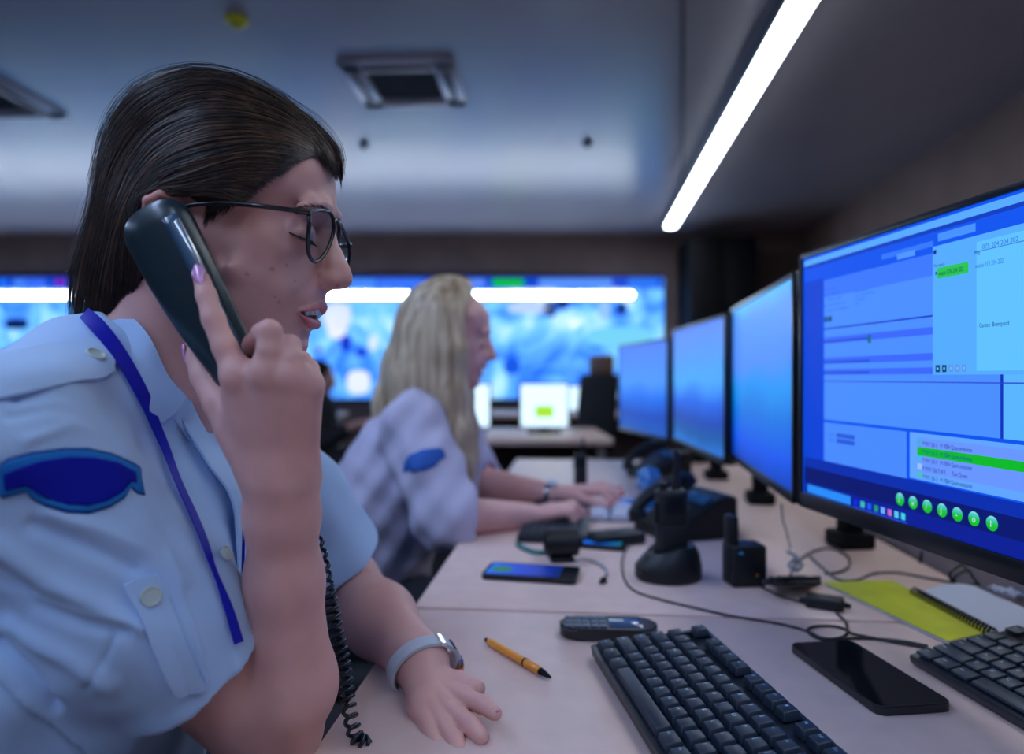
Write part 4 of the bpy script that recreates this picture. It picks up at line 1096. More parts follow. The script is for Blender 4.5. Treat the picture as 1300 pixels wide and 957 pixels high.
# video wall
vw = thing('video_wall', (-1.95, 7.50, .80), 0, 'wide blue and white video wall covering the back wall', 'display wall')
x0, x1, z0, z1 = P(-60,0,7.5).x-.1, P(843,0,7.5).x, P(0,506,7.5).z, P(0,352,7.5).z
VM = bpy.data.materials.new('video_picture'); VM.use_nodes = True; nt = VM.node_tree; b = nt.nodes['Principled BSDF']; b.inputs['Base Color'].default_value = (0, 0, 0, 1); b.inputs['Roughness'].default_value = .5
tc = nt.nodes.new('ShaderNodeTexCoord'); n1 = nt.nodes.new('ShaderNodeTexNoise'); n1.inputs['Scale'].default_value = 1.9; n1.inputs['Detail'].default_value = 5; n1.inputs['Roughness'].default_value = .62; n1.inputs['Distortion'].default_value = 1.2
mp = nt.nodes.new('ShaderNodeMapping'); mp.inputs['Location'].default_value = (3.3, 0, 1.7); nt.links.new(tc.outputs['Object'], mp.inputs[0]); nt.links.new(mp.outputs[0], n1.inputs['Vector'])
r = nt.nodes.new('ShaderNodeValToRGB'); E = r.color_ramp.elements
while len(E) < 6: E.new(.5)
for e, (p_, c) in zip(E, [(.26, (15, 50, 190)), (.36, (40, 115, 250)), (.45, (80, 155, 255)), (.54, (110, 190, 255)), (.63, (165, 215, 255)), (.74, (235, 245, 255))]): e.position = p_; e.color = (*sx(c), 1)
nt.links.new(n1.outputs['Fac'], r.inputs['Fac']); nt.links.new(r.outputs['Color'], b.inputs['Emission Color']); b.inputs['Emission Strength'].default_value = 1.35
m = MB(); m.box(((x0+x1)/2, 7.53, (z0+z1)/2), (x1-x0, .05, z1-z0)); m.build('display', VM, vw, world=True, smooth=False)
m = MB(); m.box(((x0+x1)/2, 7.575, (z0+z1)/2), (x1-x0+.05, .045, z1-z0+.05)); m.build('back_frame', HOUS, vw, world=True, smooth=False)
def wq(px0, px1, py0, py1, rgb, name='picture_tile', s=1.0, off=0):
    a = P(px0, py1, 7.5); c = P(px1, py0, 7.5); m = MB(); m.box(((a.x+c.x)/2, 7.503-off, (a.z+c.z)/2), (c.x-a.x, .006, c.z-a.z)); return m.build(name, emis('tile_%d_%d_%d' % rgb, rgb, s), vw, world=True, smooth=False)
wq(-66, 842, 352, 366, (15, 70, 215), 'header_strip')
for a in [(0,8,(30,120,255)),(17,34,(70,130,255)),(36,58,(60,110,255)),(70,83,(120,30,200)),(440,478,(70,140,255)),(480,538,(60,120,255)),(590,616,(90,140,255)),(625,665,(10,190,20)),(684,777,(90,150,255)),(797,836,(40,120,250))]:
    wq(a[0], a[1], 354, 364, a[2], 'header_tile', off=.004)
for a in [(6,36,404,418,(10,35,110)),(690,706,382,402,(15,40,120)),(706,722,372,392,(15,40,120)),(782,796,384,400,(15,50,140)),(432,446,425,446,(20,60,210)),(452,466,442,452,(20,50,200)),(402,408,440,448,(110,20,200)),(640,660,455,475,(20,90,230)),(645,700,383,398,(190,215,255)),(760,775,380,405,(150,200,255)),(410,446,384,418,(220,235,255)),(415,440,395,430,(240,245,255)),(468,480,425,445,(220,240,255)),(440,470,470,500,(235,245,255)),(745,830,415,440,(120,215,250))]:
    # soft round patches of the shown map
    c = P((a[0]+a[1])/2, (a[2]+a[3])/2, 7.5); m = MB(); w = (a[1]-a[0])/885*7.5/2; h = (a[3]-a[2])/885*7.5/2
    m.prism([(w*math.copysign(abs(math.cos(k))**.7, math.cos(k)), h*math.copysign(abs(math.sin(k))**.7, math.sin(k))) for k in [i*math.pi/10 for i in range(20)]], 0, .006, Matrix.Translation((c.x, 7.502, c.z)) @ Matrix.Rotation(math.pi/2, 4, 'X'))
    m.build('map_patch', emis('patch_%d_%d_%d' % a[4], a[4]), vw, world=True, smooth=False)
a = P(-60, 370, 7.32); c = P(806, 376, 7.32)  # white glowing strip, modelled as an object held off the video wall
t = strip('linear_wall_strip', (a.x, 7.32, P(0, 374.5, 7.32).z+.0), (c.x, 7.32, P(0, 374.5, 7.32).z), .085, .035, 'long horizontal white glowing strip running across the video wall')
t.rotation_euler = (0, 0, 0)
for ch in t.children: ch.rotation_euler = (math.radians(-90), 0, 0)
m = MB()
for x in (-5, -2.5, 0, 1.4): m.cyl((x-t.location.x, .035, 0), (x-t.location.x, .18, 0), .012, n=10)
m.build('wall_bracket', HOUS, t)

# tall black cabinet
cb = thing('cabinet', (2.12, 7.25, 0), 0, 'tall black cabinet against the back wall right of the video wall', 'cabinet')
BLK = mat('matt_black', (.005, .006, .009), .7, spec=.2)
m = MB(); m.box((0, 0, 1.22), (.66, .6, 2.44), bev=.006); m.build('body', BLK, cb)
for s in (-1, 1):
    m = MB(); m.box((s*.162, -.308, 1.24), (.315, .018, 2.36), bev=.003); d = m.build('door', BLK, cb)
    m = MB(); m.box((s*.03, -.325, 1.2), (.012, .02, .18), bev=.004); m.build('handle', MATS['silver'], d)

# ================================================================== desks
DKM = mat('beige_laminate', (.72, .52, .47), .42, spec=.5, var=.05, vscale=30)
EDG = mat('desk_edge', (.30, .25, .24), .5); DLEG = mat('desk_leg', (.09, .09, .10), .4, metal=.6)
DIR = Vector((.088, 1, 0)).normalized(); NOR = Vector((DIR.y, -DIR.x, 0))
def dl(y): return -.1285+.088*(y-.91)      # left edge x at depth y
DW = .77
def desk(name, y0, y1, label):
    a = math.atan2(DIR.y, DIR.x)-math.pi/2; L = (y1-y0)/DIR.y
    org = Vector((dl(y0), y0, 0)); t = thing(name, tuple(org+NOR*DW/2+DIR*L/2), a, label, 'desk', 'desks in the near row')
    m = MB(); m.box((0, 0, DESK-.0125), (DW, L-.003, .025), bev=.0025); m.build('desktop', DKM, t)
    for s in (-1, 1):
        m = MB(); m.box((0, s*(L/2-.04), DESK/2-.014), (DW-.12, .028, DESK-.03), bev=.003); m.build('side_panel', EDG, t)
    m = MB(); m.box((DW/2-.09, 0, .50), (.018, L-.11, .42)); m.build('modesty_panel', EDG, t)
    return t
desk('desk', -.70, .905, 'beige desk nearest the viewer with two keyboards, pen and phones')
desk('desk', .910, 2.56, 'beige desk behind the seam where the blonde woman works')
# low screen panel at the back edge of the desks
sp = thing('desk_screen', (dl(.9)+DW+.02, .9, DESK), math.atan2(DIR.y, DIR.x)-math.pi/2, 'low grey divider panel standing along the back edge of the desks', 'divider')
m = MB(); m.box((.012, -.1, -.08), (.018, 3.3, .26), bev=.003); m.build('panel', mat('divider_grey', (.48, .40, .41), .6), sp)
m = MB(); m.box((.012, -.1, .053), (.022, 3.3, .006), bev=.001); m.build('top_rail', mat('rail_alu', (.55, .5, .5), .3, metal=.8), sp)

# ---------------------------------------------------------------- monitors
BEZ = mat('monitor_black', (.006, .008, .012), .28, spec=.5)
def monitor(A, Bp, H, z0, label, screen_mat, bez=.008, chin=.015, thick=.02, foot=None):
    """A: far end (x,y), Bp: near end (x,y); screen faces left towards the women"""
    A = Vector((A[0], A[1], 0)); Bp = Vector((Bp[0], Bp[1], 0)); c = (A+Bp)/2; d = (Bp-A).normalized(); W = (Bp-A).length
    rz = math.atan2(d.y, d.x)        # local +x along the screen, local -y = front
    n = Vector((d.y, -d.x, 0))
    t = thing('monitor', (c.x, c.y, DESK), rz, label, 'monitor', 'flat monitors in a row'); zc = z0-DESK
    m = MB(); m.box((0, thick/2+.001, zc+H/2), (W, thick, H), bev=.003); m.box((0, thick+.012, zc+H*.48), (W*.6, .03, H*.55), bev=.01); m.build('housing', BEZ, t)
    m = MB(); fr = .0035
    m.box((0, -fr/2, zc+chin/2), (W, fr, chin), bev=.001); m.box((0, -fr/2, zc+H-bez/2), (W, fr, bez), bev=.001)
    for s in (-1, 1): m.box((s*(W/2-bez/2), -fr/2, zc+H/2), (bez, fr, H), bev=.001)
    m.build('bezel', BEZ, t)
    m = MB(); m.quad((-W/2+bez, -.0006, zc+chin), (W/2-bez, -.0006, zc+chin), (W/2-bez, -.0006, zc+H-bez), (-W/2+bez, -.0006, zc+H-bez))
    m.build('screen', screen_mat, t, smooth=False)
    fl = Matrix.LocRotScale(t.location, t.rotation_euler, None).inverted() @ Vector((foot[0], foot[1], DESK))
    m = MB(); m.box((fl.x, fl.y, .12), (.034, .034, .24), bev=.005); m.cyl((fl.x, fl.y, .22), (0, thick+.02, .24), .014, n=14); m.cyl((0, thick+.005, .24), (0, thick+.03, .24), .04, n=20); m.build('stand_arm', BLK, t)
    m = MB(); m.box((fl.x, fl.y, .014), (.062, .062, .028), bev=.006); m.build('stand_foot', BLK, t)
    return t, c, d, W
SCR2 = ramp_emis('wallpaper_near', [(0, (10, 60, 170)), (.16, (15, 85, 235)), (.36, (0, 115, 225)), (.50, (20, 145, 240)), (.62, (80, 140, 255)), (.90, (85, 150, 255)), (1, (80, 185, 255))], 1.0, h0=.115, h1=.45)
SCR3 = ramp_emis('wallpaper_middle', [(0, (40, 120, 220)), (.10, (15, 90, 170)), (.22, (10, 65, 180)), (.36, (10, 95, 230)), (.52, (70, 165, 255)), (.75, (85, 150, 255)), (1, (90, 130, 255))], 1.0, h0=.115, h1=.45)
SCR4 = ramp_emis('wallpaper_far', [(0, (30, 90, 190)), (.15, (10, 70, 190)), (.34, (20, 110, 240)), (.5, (75, 150, 255)), (1, (85, 125, 255))], 1.0, h0=.115, h1=.45)
m1, mc, md, mW = monitor((.3865, .932), (.4455, .380), .335, .868, 'large monitor at the right edge showing blue windows and a green label', emis('desktop_blue', (8, 84, 240)), bez=.007, chin=.020, foot=(.598, 1.235))
monitor((.4885, 1.545), (.407, 1.002), .335, .857, 'second monitor from the right, plain blue wallpaper, behind the large one', SCR2, foot=(.590, 1.66))
monitor((.486, 2.10), (.469, 1.53), .335, .845, 'third monitor from the right, blue wallpaper with a dark lower band', SCR3, foot=(.60, 2.05))
monitor((.425, 2.76), (.495, 2.21), .335, .83, 'farthest monitor of the row, partly hidden by the black chair', SCR4, foot=(.66, 2.46))

# picture on the large monitor, as thin coloured areas on its screen
mn = Vector((md.y, -md.x, 0)); mO = Vector((.3865, .932, 0))
if mn.dot(Vector((-1, 0, 0))) < 0: mn = -mn
def su(px):   # distance along the screen seen at column px
    k = (px-CX)/FPX; # X = k*Y
    # (.3865+md.x*s) = k*(.932+md.y*s)
    return (k*mO.y-mO.x)/(md.x-k*md.y)
def sv(px, v): return .868+.335*(1-v)
LAY = [0]
def area(u0, u1, v0, v1, rgb, lay, s=1.0, name='screen_window'):
    q = [(mO+md*u+mn*(.0011+lay*.00022)) for u in (u0, u1)]
    za, zb = .868+.335*(1-v1), .868+.335*(1-v0); m = MB()
    m.quad((q[0].x, q[0].y, za), (q[1].x, q[1].y, za), (q[1].x, q[1].y, zb), (q[0].x, q[0].y, zb))
    return (m, rgb, s)
SCREENPARTS = {}
def put(part, px0, px1, v0, v1, rgb, lay=0, s=1.0):
    u0, u1 = su(px0), min(su(px1), mW-.0075) if px1 < 1400 else mW-.0075
    SCREENPARTS.setdefault(part, []).append((u0, u1, v0, v1, rgb, lay, s))
put('title_bar', 1022, 1500, .030, .052, (88, 170, 255)); put('title_bar', 1022, 1500, .052, .064, (10, 60, 190))
put('side_bar', 1022, 1046, .115, .80, (6, 66, 216)); put('tab_strip', 1120, 1186, .088, .105, (50, 120, 250)); put('tab_strip', 1192, 1240, .072, .095, (70, 145, 255), 1); put('tab_strip', 1140, 1163, .100, .118, (80, 150, 255), 1)
put('main_window', 1047, 1272, .125, .645, (74, 142, 255)); put('main_window', 1047, 1186, .125, .19, (60, 120, 255), 1); put('main_window', 1047, 1186, .305, .310, (20, 50, 200), 1)
for a in ((.340, .362), (.416, .438), (.458, .478)): put('main_window', 1047, 1186, a[0], a[1], (58, 104, 250), 1)
put('main_window', 1047, 1105, .352, .360, (40, 80, 220), 2); put('main_window', 1047, 1105, .428, .436, (40, 80, 220), 2); put('main_window', 1047, 1105, .468, .476, (40, 80, 220), 2)
put('main_window', 1047, 1500, .500, .504, (50, 90, 220), 1); put('main_window', 1275, 1500, .125, .645, (90, 180, 255)); put('main_window', 1271.5, 1275, .48, .645, (10, 50, 190), 1)
put('main_window', 1103, 1107, .345, .372, (10, 110, 120), 2); put('main_window', 1048, 1052, .262, .282, (20, 70, 120), 2); put('main_window', 1053, 1057, .262, .282, (20, 70, 120), 2)
put('lower_window', 1047, 1152, .655, .800, (72, 138, 255)); put('lower_window', 1156, 1500, .655, .795, (96, 165, 255)); put('lower_window', 1165, 1500, .668, .772, (105, 150, 255), 1)
put('lower_window', 1166, 1500, .696, .722, (12, 185, 40), 2); put('lower_window', 1063, 1086, .690, .705, (40, 90, 220), 1); put('lower_window', 1063, 1086, .710, .725, (40, 90, 220), 1)
for k, c in ((0, (70, 170, 230)), (2, (70, 180, 240)), (3, (150, 190, 255)), (4, (70, 190, 200))): put('lower_window', 1166, 1172, .672+k*.0245, .690+k*.0245, c, 2)
put('dialog_window', 1186, 1500, .107, .480, (84, 172, 255), 3); put('dialog_window', 1242, 1500, .125, .47, (96, 194, 255), 4); put('dialog_window', 1192, 1232, .172, .203, (40, 195, 85), 5)
put('dialog_window', 1240, 1500, .150, .152, (40, 100, 220), 5); put('dialog_window', 1187, 1191, .118, .130, (10, 40, 160), 5); put('dialog_window', 1190, 1192, .182, .190, (10, 40, 160), 6)
for i in range(5):
    a = 1190+i*8.4; put('dialog_window', a, a+5.5, .452, .473, (10, 60, 120) if i < 2 else (90, 150, 235), 5); put('dialog_window', a+1.8, a+3.8, .459, .465, (120, 200, 240) if i < 2 else (130, 185, 245), 6)
put('dock', 1022, 1500, .80, .838, (5, 46, 175)); put('dock', 1022, 1500, .838, .895, (4, 22, 112)); put('dock', 1022, 1500, .895, .941, (5, 30, 150))
put('task_bar', 1026, 1081, .905, .936, (40, 140, 250), 1)
for i, c in enumerate([(10, 40, 230), (60, 190, 190), (30, 90, 240), (30, 150, 120), (110, 170, 255), (190, 110, 200), (90, 200, 240), (60, 210, 230)]):
    a = 1085+i*8.6; put('task_bar', a, a+5.2,   .910, .931, c, 1); put('task_bar', a-1, a+7, .936, .939, (40, 90, 255), 1)
m1w = Matrix.LocRotScale(m1.location, m1.rotation_euler, None)
scr = [c for c in m1.children if c.name.startswith('screen')][0]
for part, L in SCREENPARTS.items():
    cols = []; m = MB()
    for (u0, u1, v0, v1, rgb, lay, s) in L:
        if rgb not in cols: cols.append(rgb)
        m.mi = cols.index(rgb); q = [(mO+md*u+mn*(.0009+lay*.0002)) for u in (u0, u1)]; za, zb = .868+.335*(1-v1), .868+.335*(1-v0)
        m.quad((q[0].x, q[0].y, za), (q[1].x, q[1].y, za), (q[1].x, q[1].y, zb), (q[0].x, q[0].y, zb))
    o = m.build(part, [emis('ui_%d_%d_%d' % c, c) for c in cols], None, smooth=False)
    o.parent = scr; o.matrix_parent_inverse = m1w.inverted()
INK = emis('ui_ink', (12, 40, 150)); INKD = emis('ui_ink_dark', (6, 60, 40)); INKP = emis('ui_ink_pale', (45, 100, 225))
def stext(txt, px, v, size, m=INK, lay=7, px1=None):
    V, F = text_mesh(txt, size); u0 = su(px); wd = max(q.x for q in V); k = ((su(px1)-u0)/wd) if px1 else .8
    for q in V: q.x *= k
    VV = [(mO+md*(u0+q.x)+mn*(.0009+lay*.0002))+Vector((0, 0, .868+.335*(1-v)+q.y)) for q in V]
    o = mesh_obj('screen_text', VV, F, m); o.parent = scr; o.matrix_parent_inverse = m1w.inverted()
stext('weste 076 204 202', 1194, .195, .0060, INKD, px1=1226); stext('weste 075 204 202', 1241, .195, .0060, INKP, px1=1277); stext('Flag', 1240, .158, .005, px1=1247); stext('075 204 204 202', 1250, .148, .0060, INKP, px1=1296)
stext('You spact', 1188, .168, .0045, px1=1202); stext('Cantex  Brenquard', 1246, .355, .0055, px1=1284)
for i, tt_ in enumerate(['P MXY (56.1)   M VEBH Quam emissione', 'P MXY (56.2)   M VEBH Quam emissione', 'P MXY (56.1)   M VEBH Quam emissione', 'P MXY (56.7) 8 K      Tavi Quam', 'P MXY (56.1)   M VEBH Quam emissione']):
    stext(tt_, 1174, .690+i*.0245, .0058, px1=1237 if i != 3 else 1231)
for i, tt_ in enumerate(['Dias ravet', 'Eavtic svestigant', '   raspa rasti', 'Bas aspat raqulas vast', '   raqistur, rin qalastas']): stext(tt_, 1048, .165+i*.020, .0048, INKP, px1=1063+i*4)
for i, tt_ in enumerate(['uastia aspatavir', 'esq raspavanta', 'rasquit', 'ite']): stext(tt_, 1088, .195+i*.014, .0042, INKP, px1=[1108,1112,1100,1093][i])
stext('Ravv', 1056, .703, .006, INKP); stext('Pavvi', 1055, .723, .006, INKP)
for i, px in enumerate([1144, 1160.6, 1178.6, 1197.5, 1217, 1238, 1261]):
    u = su(px); v = .869; z = .868+.335*(1-v); c = mO+md*u+mn*.0013; m = MB(); R = .0066
    fan = [c+md*(R*math.cos(k))+Vector((0, 0, R*math.sin(k))) for k in [j*math.pi/12 for j in range(24)]]
    vs = [m.b.verts.new(Vector((q.x, q.y, q.z+z))) for q in fan]; m.b.faces.new(vs)
    o = m.build('dock_icon', ramp_emis('ball_green', [(0, (10, 190, 20)), (.45, (30, 190, 60)), (.75, (70, 200, 190)), (1, (140, 220, 240))], 1.0, h0=.868+.335*.131-.0066, h1=.868+.335*.131+.0066, nz=.001), None, smooth=False); o.parent = scr; o.matrix_parent_inverse = m1w.inverted()
    g = ['i', 'x', '/', 'J', '-', 'o', 'I'][i]; V, F = text_mesh(g, .008); VV = [(mO+md*(u+q.x-.002)+mn*.0016)+Vector((0, 0, z+q.y-.003)) for q in V]
    o = mesh_obj('icon_sign', VV, F, emis('ui_white', (190, 240, 240))); o.parent = scr; o.matrix_parent_inverse = m1w.inverted()

# ================================================================== keyboards
KEYC = mat('key_plastic', (.014, .024, .042), .42, spec=.5); CASE = mat('keyboard_case', (.010, .014, .022), .38, spec=.5); LEGM = mat('key_legend', (.45, .60, .75), .6)
ROWS = [ # (legend, width) top row (function keys) first
 [('Esc',1),(None,1),('F1',1),('F2',1),('F3',1),('F4',1),(None,.5),('F5',1),('F6',1),('F7',1),('F8',1),(None,.5),('F9',1),('F10',1),('F11',1),('F12',1),(None,.25),('Pr',1),('Sc',1),('Pa',1)],
 [('`',1)]+[(c, 1) for c in '1234567890-=']+[('<-',2),(None,.25),('In',1),('Ho',1),('Pu',1)],
 [('Tab',1.5)]+[(c, 1) for c in 'QWERTYUIOP[]']+[('\\',1.5),(None,.25),('De',1),('En',1),('Pd',1)],
 [('Caps',1.75)]+[(c, 1) for c in "ASDFGHJKL;'"]+[('Enter',2.25)],
 [('Shift',2.25)]+[(c, 1) for c in 'ZXCVBNM,./']+[('Shift',2.75),(None,1.25),('^',1)],
 [('Ctrl',1.25),('Win',1.25),('Alt',1.25),(' ',6.25),('Alt',1.25),('Fn',1.25),('Mn',1.25),('Ctrl',1.25),(None,.25),('<',1),('v',1),('>',1)]]
def keyboard(origin, uvec, vvec, z0, z1, pitch, label, low, kh):
    """origin = left rear... left-front corner (nearest the user, space bar side); u along the rows, v away from the user"""
    u = Vector((*uvec, 0)).normalized(); v = Vector((*vvec, 0)); v = (v-u*v.dot(u)).normalized(); Wd = 18.6*pitch; Dp = 6.7*pitch
    tl = (z1-z0)/Dp; vt = (v+Vector((0, 0, tl))).normalized(); n = u.cross(vt); n = n if n.z > 0 else -n
    t = thing('keyboard', (origin[0], origin[1], DESK), 0, label, 'keyboard', 'black keyboards'); O = Vector((origin[0], origin[1], z0))-Vector(t.location)
    R = Matrix((u, vt, n)).transposed()
    if R.determinant() < 0: R = Matrix((u, vt, n)).transposed()
    m = MB(); m.box(O+u*Wd/2+vt*Dp/2-n*.006, (Wd, Dp, .010), M=R, bev=.003)
    h = (z0+z1)/2-DESK
    m.box(O+u*Wd/2+vt*(Dp*.30)-n*.0085, (Wd*.94, Dp*.5, .006), M=R, bev=.003)
    if not low:
        m.box(O+u*Wd/2+vt*.003-n*.001, (Wd, .006, .006), M=R, bev=.0015); m.box(O+u*Wd/2+vt*(Dp-.003)-n*.001, (Wd, .006, .006), M=R, bev=.0015)
        for q in (.003, Wd-.003): m.box(O+u*q+vt*Dp/2-n*.001, (.006, Dp, .006), M=R, bev=.0015)
    m.build('case', CASE, t)
    for q in (.12, .88):
        a = O+u*Wd*q+vt*Dp*.92-n*.008; m = MB(); m.box(Vector((a.x, a.y, a.z/2)), (.03, .012, max(a.z, .004)), M=Matrix((u, v, Vector((0, 0, 1)))).transposed(), bev=.001); m.build('foot', CASE, t)
    cache = {}; cnt = 0
    for ri, row in enumerate(ROWS):
        y = (6.45-ri-(.55 if ri == 0 else .75) + (.18 if ri == 0 else 0))*pitch; x = .2*pitch
        for lg, w in row:
            if lg is None: x += w*pitch; continue
            g = .0028 if low else .0022; cx = x+w*pitch/2; K = (lg, w)
            if K not in cache:
                m = MB(); m.box((0, 0, kh/2), (w*pitch-g, pitch-g, kh), bev=.0011, seg=2, taper=(.96, .93) if low else ((w*pitch-g-.0045)/(w*pitch-g), .74))
                if lg.strip():
                    V, F = text_mesh(lg, .0052 if len(lg) < 2 else .0036); m.mi = 1
                    vs = [m.b.verts.new((q.x-w*pitch/2+.0052, q.y-.0005, kh+.0003)) for q in V]
                    for f in F:
                        fc = m.b.faces.new([vs[k] for k in f]); fc.material_index = 1
                    m.mi = 0
                cache[K] = m.build('key', [KEYC, LEGM], t); o = cache[K]
            else:
                o = cache[K].copy(); COL.objects.link(o); o.parent = t
            o.matrix_local = Matrix.Translation(O+u*cx+vt*y+n*(.0004)) @ R.to_4x4(); cnt += 1; x += w*pitch
    return t
# left keyboard: rows run towards the viewer, function keys on the side of the monitors
u1 = Vector((.125, -.99)); keyboard((.084, .744), (.125, -.99), (.99, .125), .7525, .766, .0192, 'black keyboard beside the yellow pen, its far end turned to the room', False, .0078)
keyboard((.413, .728), (.12, -.99), (.99, .12), .7520, .776, .0192, 'black low keyboard at the lower right under the large monitor', True, .0034)

# ================================================================== small things on the desk
GL = mat('phone_glass', (.008, .010, .014), .06, spec=.6, coat=1); PB = mat('phone_body', (.010, .012, .016), .35, spec=.5)
def round_rect(w, h, r, n=6):
    out = []
    for cx, cy, a0 in ((w/2-r, h/2-r, 0), (-w/2+r, h/2-r, 90), (-w/2+r, -h/2+r, 180), (w/2-r, -h/2+r, 270)):
        for i in range(n+1): a = math.radians(a0+90*i/n); out.append((cx+r*math.cos(a), cy+r*math.sin(a)))
    return out
def slabphone(loc, rz, w, h, t_, label, screen=None):
    t = thing('smartphone', loc, rz, label, 'phone'); m = MB(); m.prism(round_rect(w, h, .010), .0006, t_-.001); m.build('body', PB, t)
    m = MB(); m.prism(round_rect(w-.002, h-.002, .009), t_-.001, t_); m.build('glass', GL, t)
    if screen: screen(t, t_)
    return t
c = D(1093, 850); slabphone((.350, .695, DESK), .13, .074, .152, .0085, 'black smartphone lying face up between the two keyboards')
def lit(t, z):
    m = MB(); m.prism([(-.030, -.045), (.030, -.045), (.030, .066), (-.030, .066)], z, z+.0003); s = m.build('lit_screen', ramp_emis('phone_picture', [(0, (5, 20, 60)), (.45, (10, 60, 200)), (.7, (10, 80, 220)), (1, (20, 120, 240))], .9, axis='Y', h0=-.05, h1=.07), t, smooth=False)
    m = MB(); m.sph((-.004, .045, z+.0002), .014, (1, 1.3, .02), 16); m.build('green_leaf_picture', emis('leaf_green', (20, 130, 30), .8), s, smooth=False)
slabphone((.030, 1.052, DESK), math.radians(78), .072, .142, .0085, 'black smartphone with a lit blue and green screen lying by the desk seam', lit)
# bar phone
t = thing('mobile_phone', (.112, .812, DESK), math.radians(-3), 'small black push-button phone lying in front of the keyboard', 'phone')
m = MB(); m.prism(round_rect(.112, .047, .019, 8), .0008, .014); bmesh.ops.bevel(m.b, geom=[e for e in m.b.edges if abs(e.verts[0].co.z-e.verts[1].co.z) < 1e-5], offset=.003, segments=3, affect='EDGES'); m.build('body', PB, t)
m = MB(); m.box((.020, 0, .0141), (.038, .031, .0008), bev=.0003); m.build('display', mat('lcd_blue', (.03, .07, .16), .15, spec=.6), t)
for i in range(5):
    for j in range(3):
        m = MB(); m.box((-.046+i*.0098, -.013+j*.013, .0146), (.0082, .0112, .0014), bev=.0005); m.build('key_button', mat('phone_key', (.05, .08, .13), .35), t)
# pen
a = D(616, 811, DESK+.005); b = D(700, 861, DESK+.004); t = thing('pen', tuple((a+b)/2), math.atan2(b.y-a.y, b.x-a.x), 'yellow-orange ballpoint pen with black tip lying on the near desk', 'pen'); L = (b-a).length
OR = mat('pen_orange', (.80, .29, .02), .3, spec=.5, coat=.4); t.location.z = DESK
def lat(name, prof, m_, n=20):
    V = []; F = []
    for k, (x, r_) in enumerate(prof):
        for j in range(n): V.append((x, r_*math.cos(2*math.pi*j/n), .0047+r_*math.sin(2*math.pi*j/n)))
    for k in range(len(prof)-1):
        for j in range(n): F.append((k*n+j, k*n+(j+1) % n, (k+1)*n+(j+1) % n, (k+1)*n+j))
    F += [tuple(range(n)), tuple((len(prof)-1)*n+j for j in range(n))]
    o = mesh_obj(name, V, F, m_, t, smooth=False)
    for i, p_ in enumerate(o.data.polygons): p_.use_smooth = len(p_.vertices) == 4
lat('barrel', [(-L/2+.008, .0036), (-L/2+.012, .0043), (L/2-.045, .0045), (L/2-.044, .0045)], OR); lat('grip_section', [(L/2-.043, .0045), (L/2-.024, .0044), (L/2-.018, .0036)], OR)
lat('joint_ring', [(L/2-.045, .0047), (L/2-.0425, .0047)], BLK); lat('tip', [(L/2-.018, .0038), (L/2-.008, .0026), (L/2-.001, .0010), (L/2, .0004)], BLK); lat('push_button', [(-L/2, .0018), (-L/2+.002, .0026), (-L/2+.008, .0028)], BLK)

# two way radio in its charging cup
RUB = mat('radio_rubber', (.008, .010, .013), .45, spec=.4)
def radio(loc, rz, label, sc=1.0, cup=True):
    z0 = 0
    if cup:
        ct = thing('charging_cup', loc, rz, 'black oval desktop charger cup holding the nearer two-way radio', 'charger'); m = MB()
        n = 40; rings = []
        for (rx, ry, z, dx) in ((.047,.040,0,0), (.050,.043,.004,0), (.050,.043,.020,0), (.044,.038,.040,.002), (.036,.032,.050,.004), (.026,.020,.050,.004), (.024,.018,.022,.004)):
            rings.append([m.b.verts.new((dx+rx*math.cos(2*math.pi*k/n), ry*math.sin(2*math.pi*k/n), z-(.012 if z > .03 else 0)*(math.cos(2*math.pi*k/n) < 0)*abs(math.cos(2*math.pi*k/n)))) for k in range(n)])
        for i in range(len(rings)-1):
            for k in range(n): m.b.faces.new((rings[i][k], rings[i][(k+1) % n], rings[i+1][(k+1) % n], rings[i+1][k]))
        m.b.faces.new(rings[0][::-1]); m.b.faces.new(rings[-1]); m.build('cup', RUB, ct)
        m = MB(); m.sph((-.046, -.012, .014), .0022, n=8); m.build('indicator', mat('amber', (.6, .3, .02), .3), ct)
        z0 = .023
    t = thing('two_way_radio', (loc[0]+.004*cup, loc[1], loc[2]+z0), rz, label, 'radio'); s = sc
    m = MB(); m.box((0, 0, .055*s), (.044*s, .030*s, .110*s), bev=.006*s, seg=3, taper=(1, .92)); m.box((0, -.014*s, .03*s), (.040*s, .008*s, .055*s), bev=.003*s); m.build('body', RUB, t)
    m = MB(); m.cyl((.008*s, 0, .108*s), (.008*s, 0, .124*s), .0075*s, .0062*s, 16); m.cyl((.008*s, 0, .122*s), (.008*s, 0, .165*s), .0055*s, .0045*s, 16); m.sph((.008*s, 0, .165*s), .0045*s, n=12); m.build('antenna', RUB, t)
    m = MB(); m.cyl((-.012*s, 0, .108*s), (-.012*s, 0, .120*s), .0065*s, n=18); m.build('volume_knob', RUB, t)
    m = MB()
    for i in range(5): m.box((0, -.0155*s, (.078+i*.005)*s), (.026*s, .0015*s, .002*s))
    m.build('speaker_grille', BLK, t)
    m = MB(); m.box((-.0225*s, 0, .075*s), (.004*s, .014*s, .030*s), bev=.0015*s); m.build('talk_button', BLK, t)
    return t
c = D(852, 738); radio((c.x, c.y+.018, DESK), .15, 'black two-way radio standing upright in the nearer charging cup')
c = D(737, 616); radio((c.x, c.y, DESK), .2, 'black two-way radio standing farther back near the blonde woman hands', .78, cup=False)

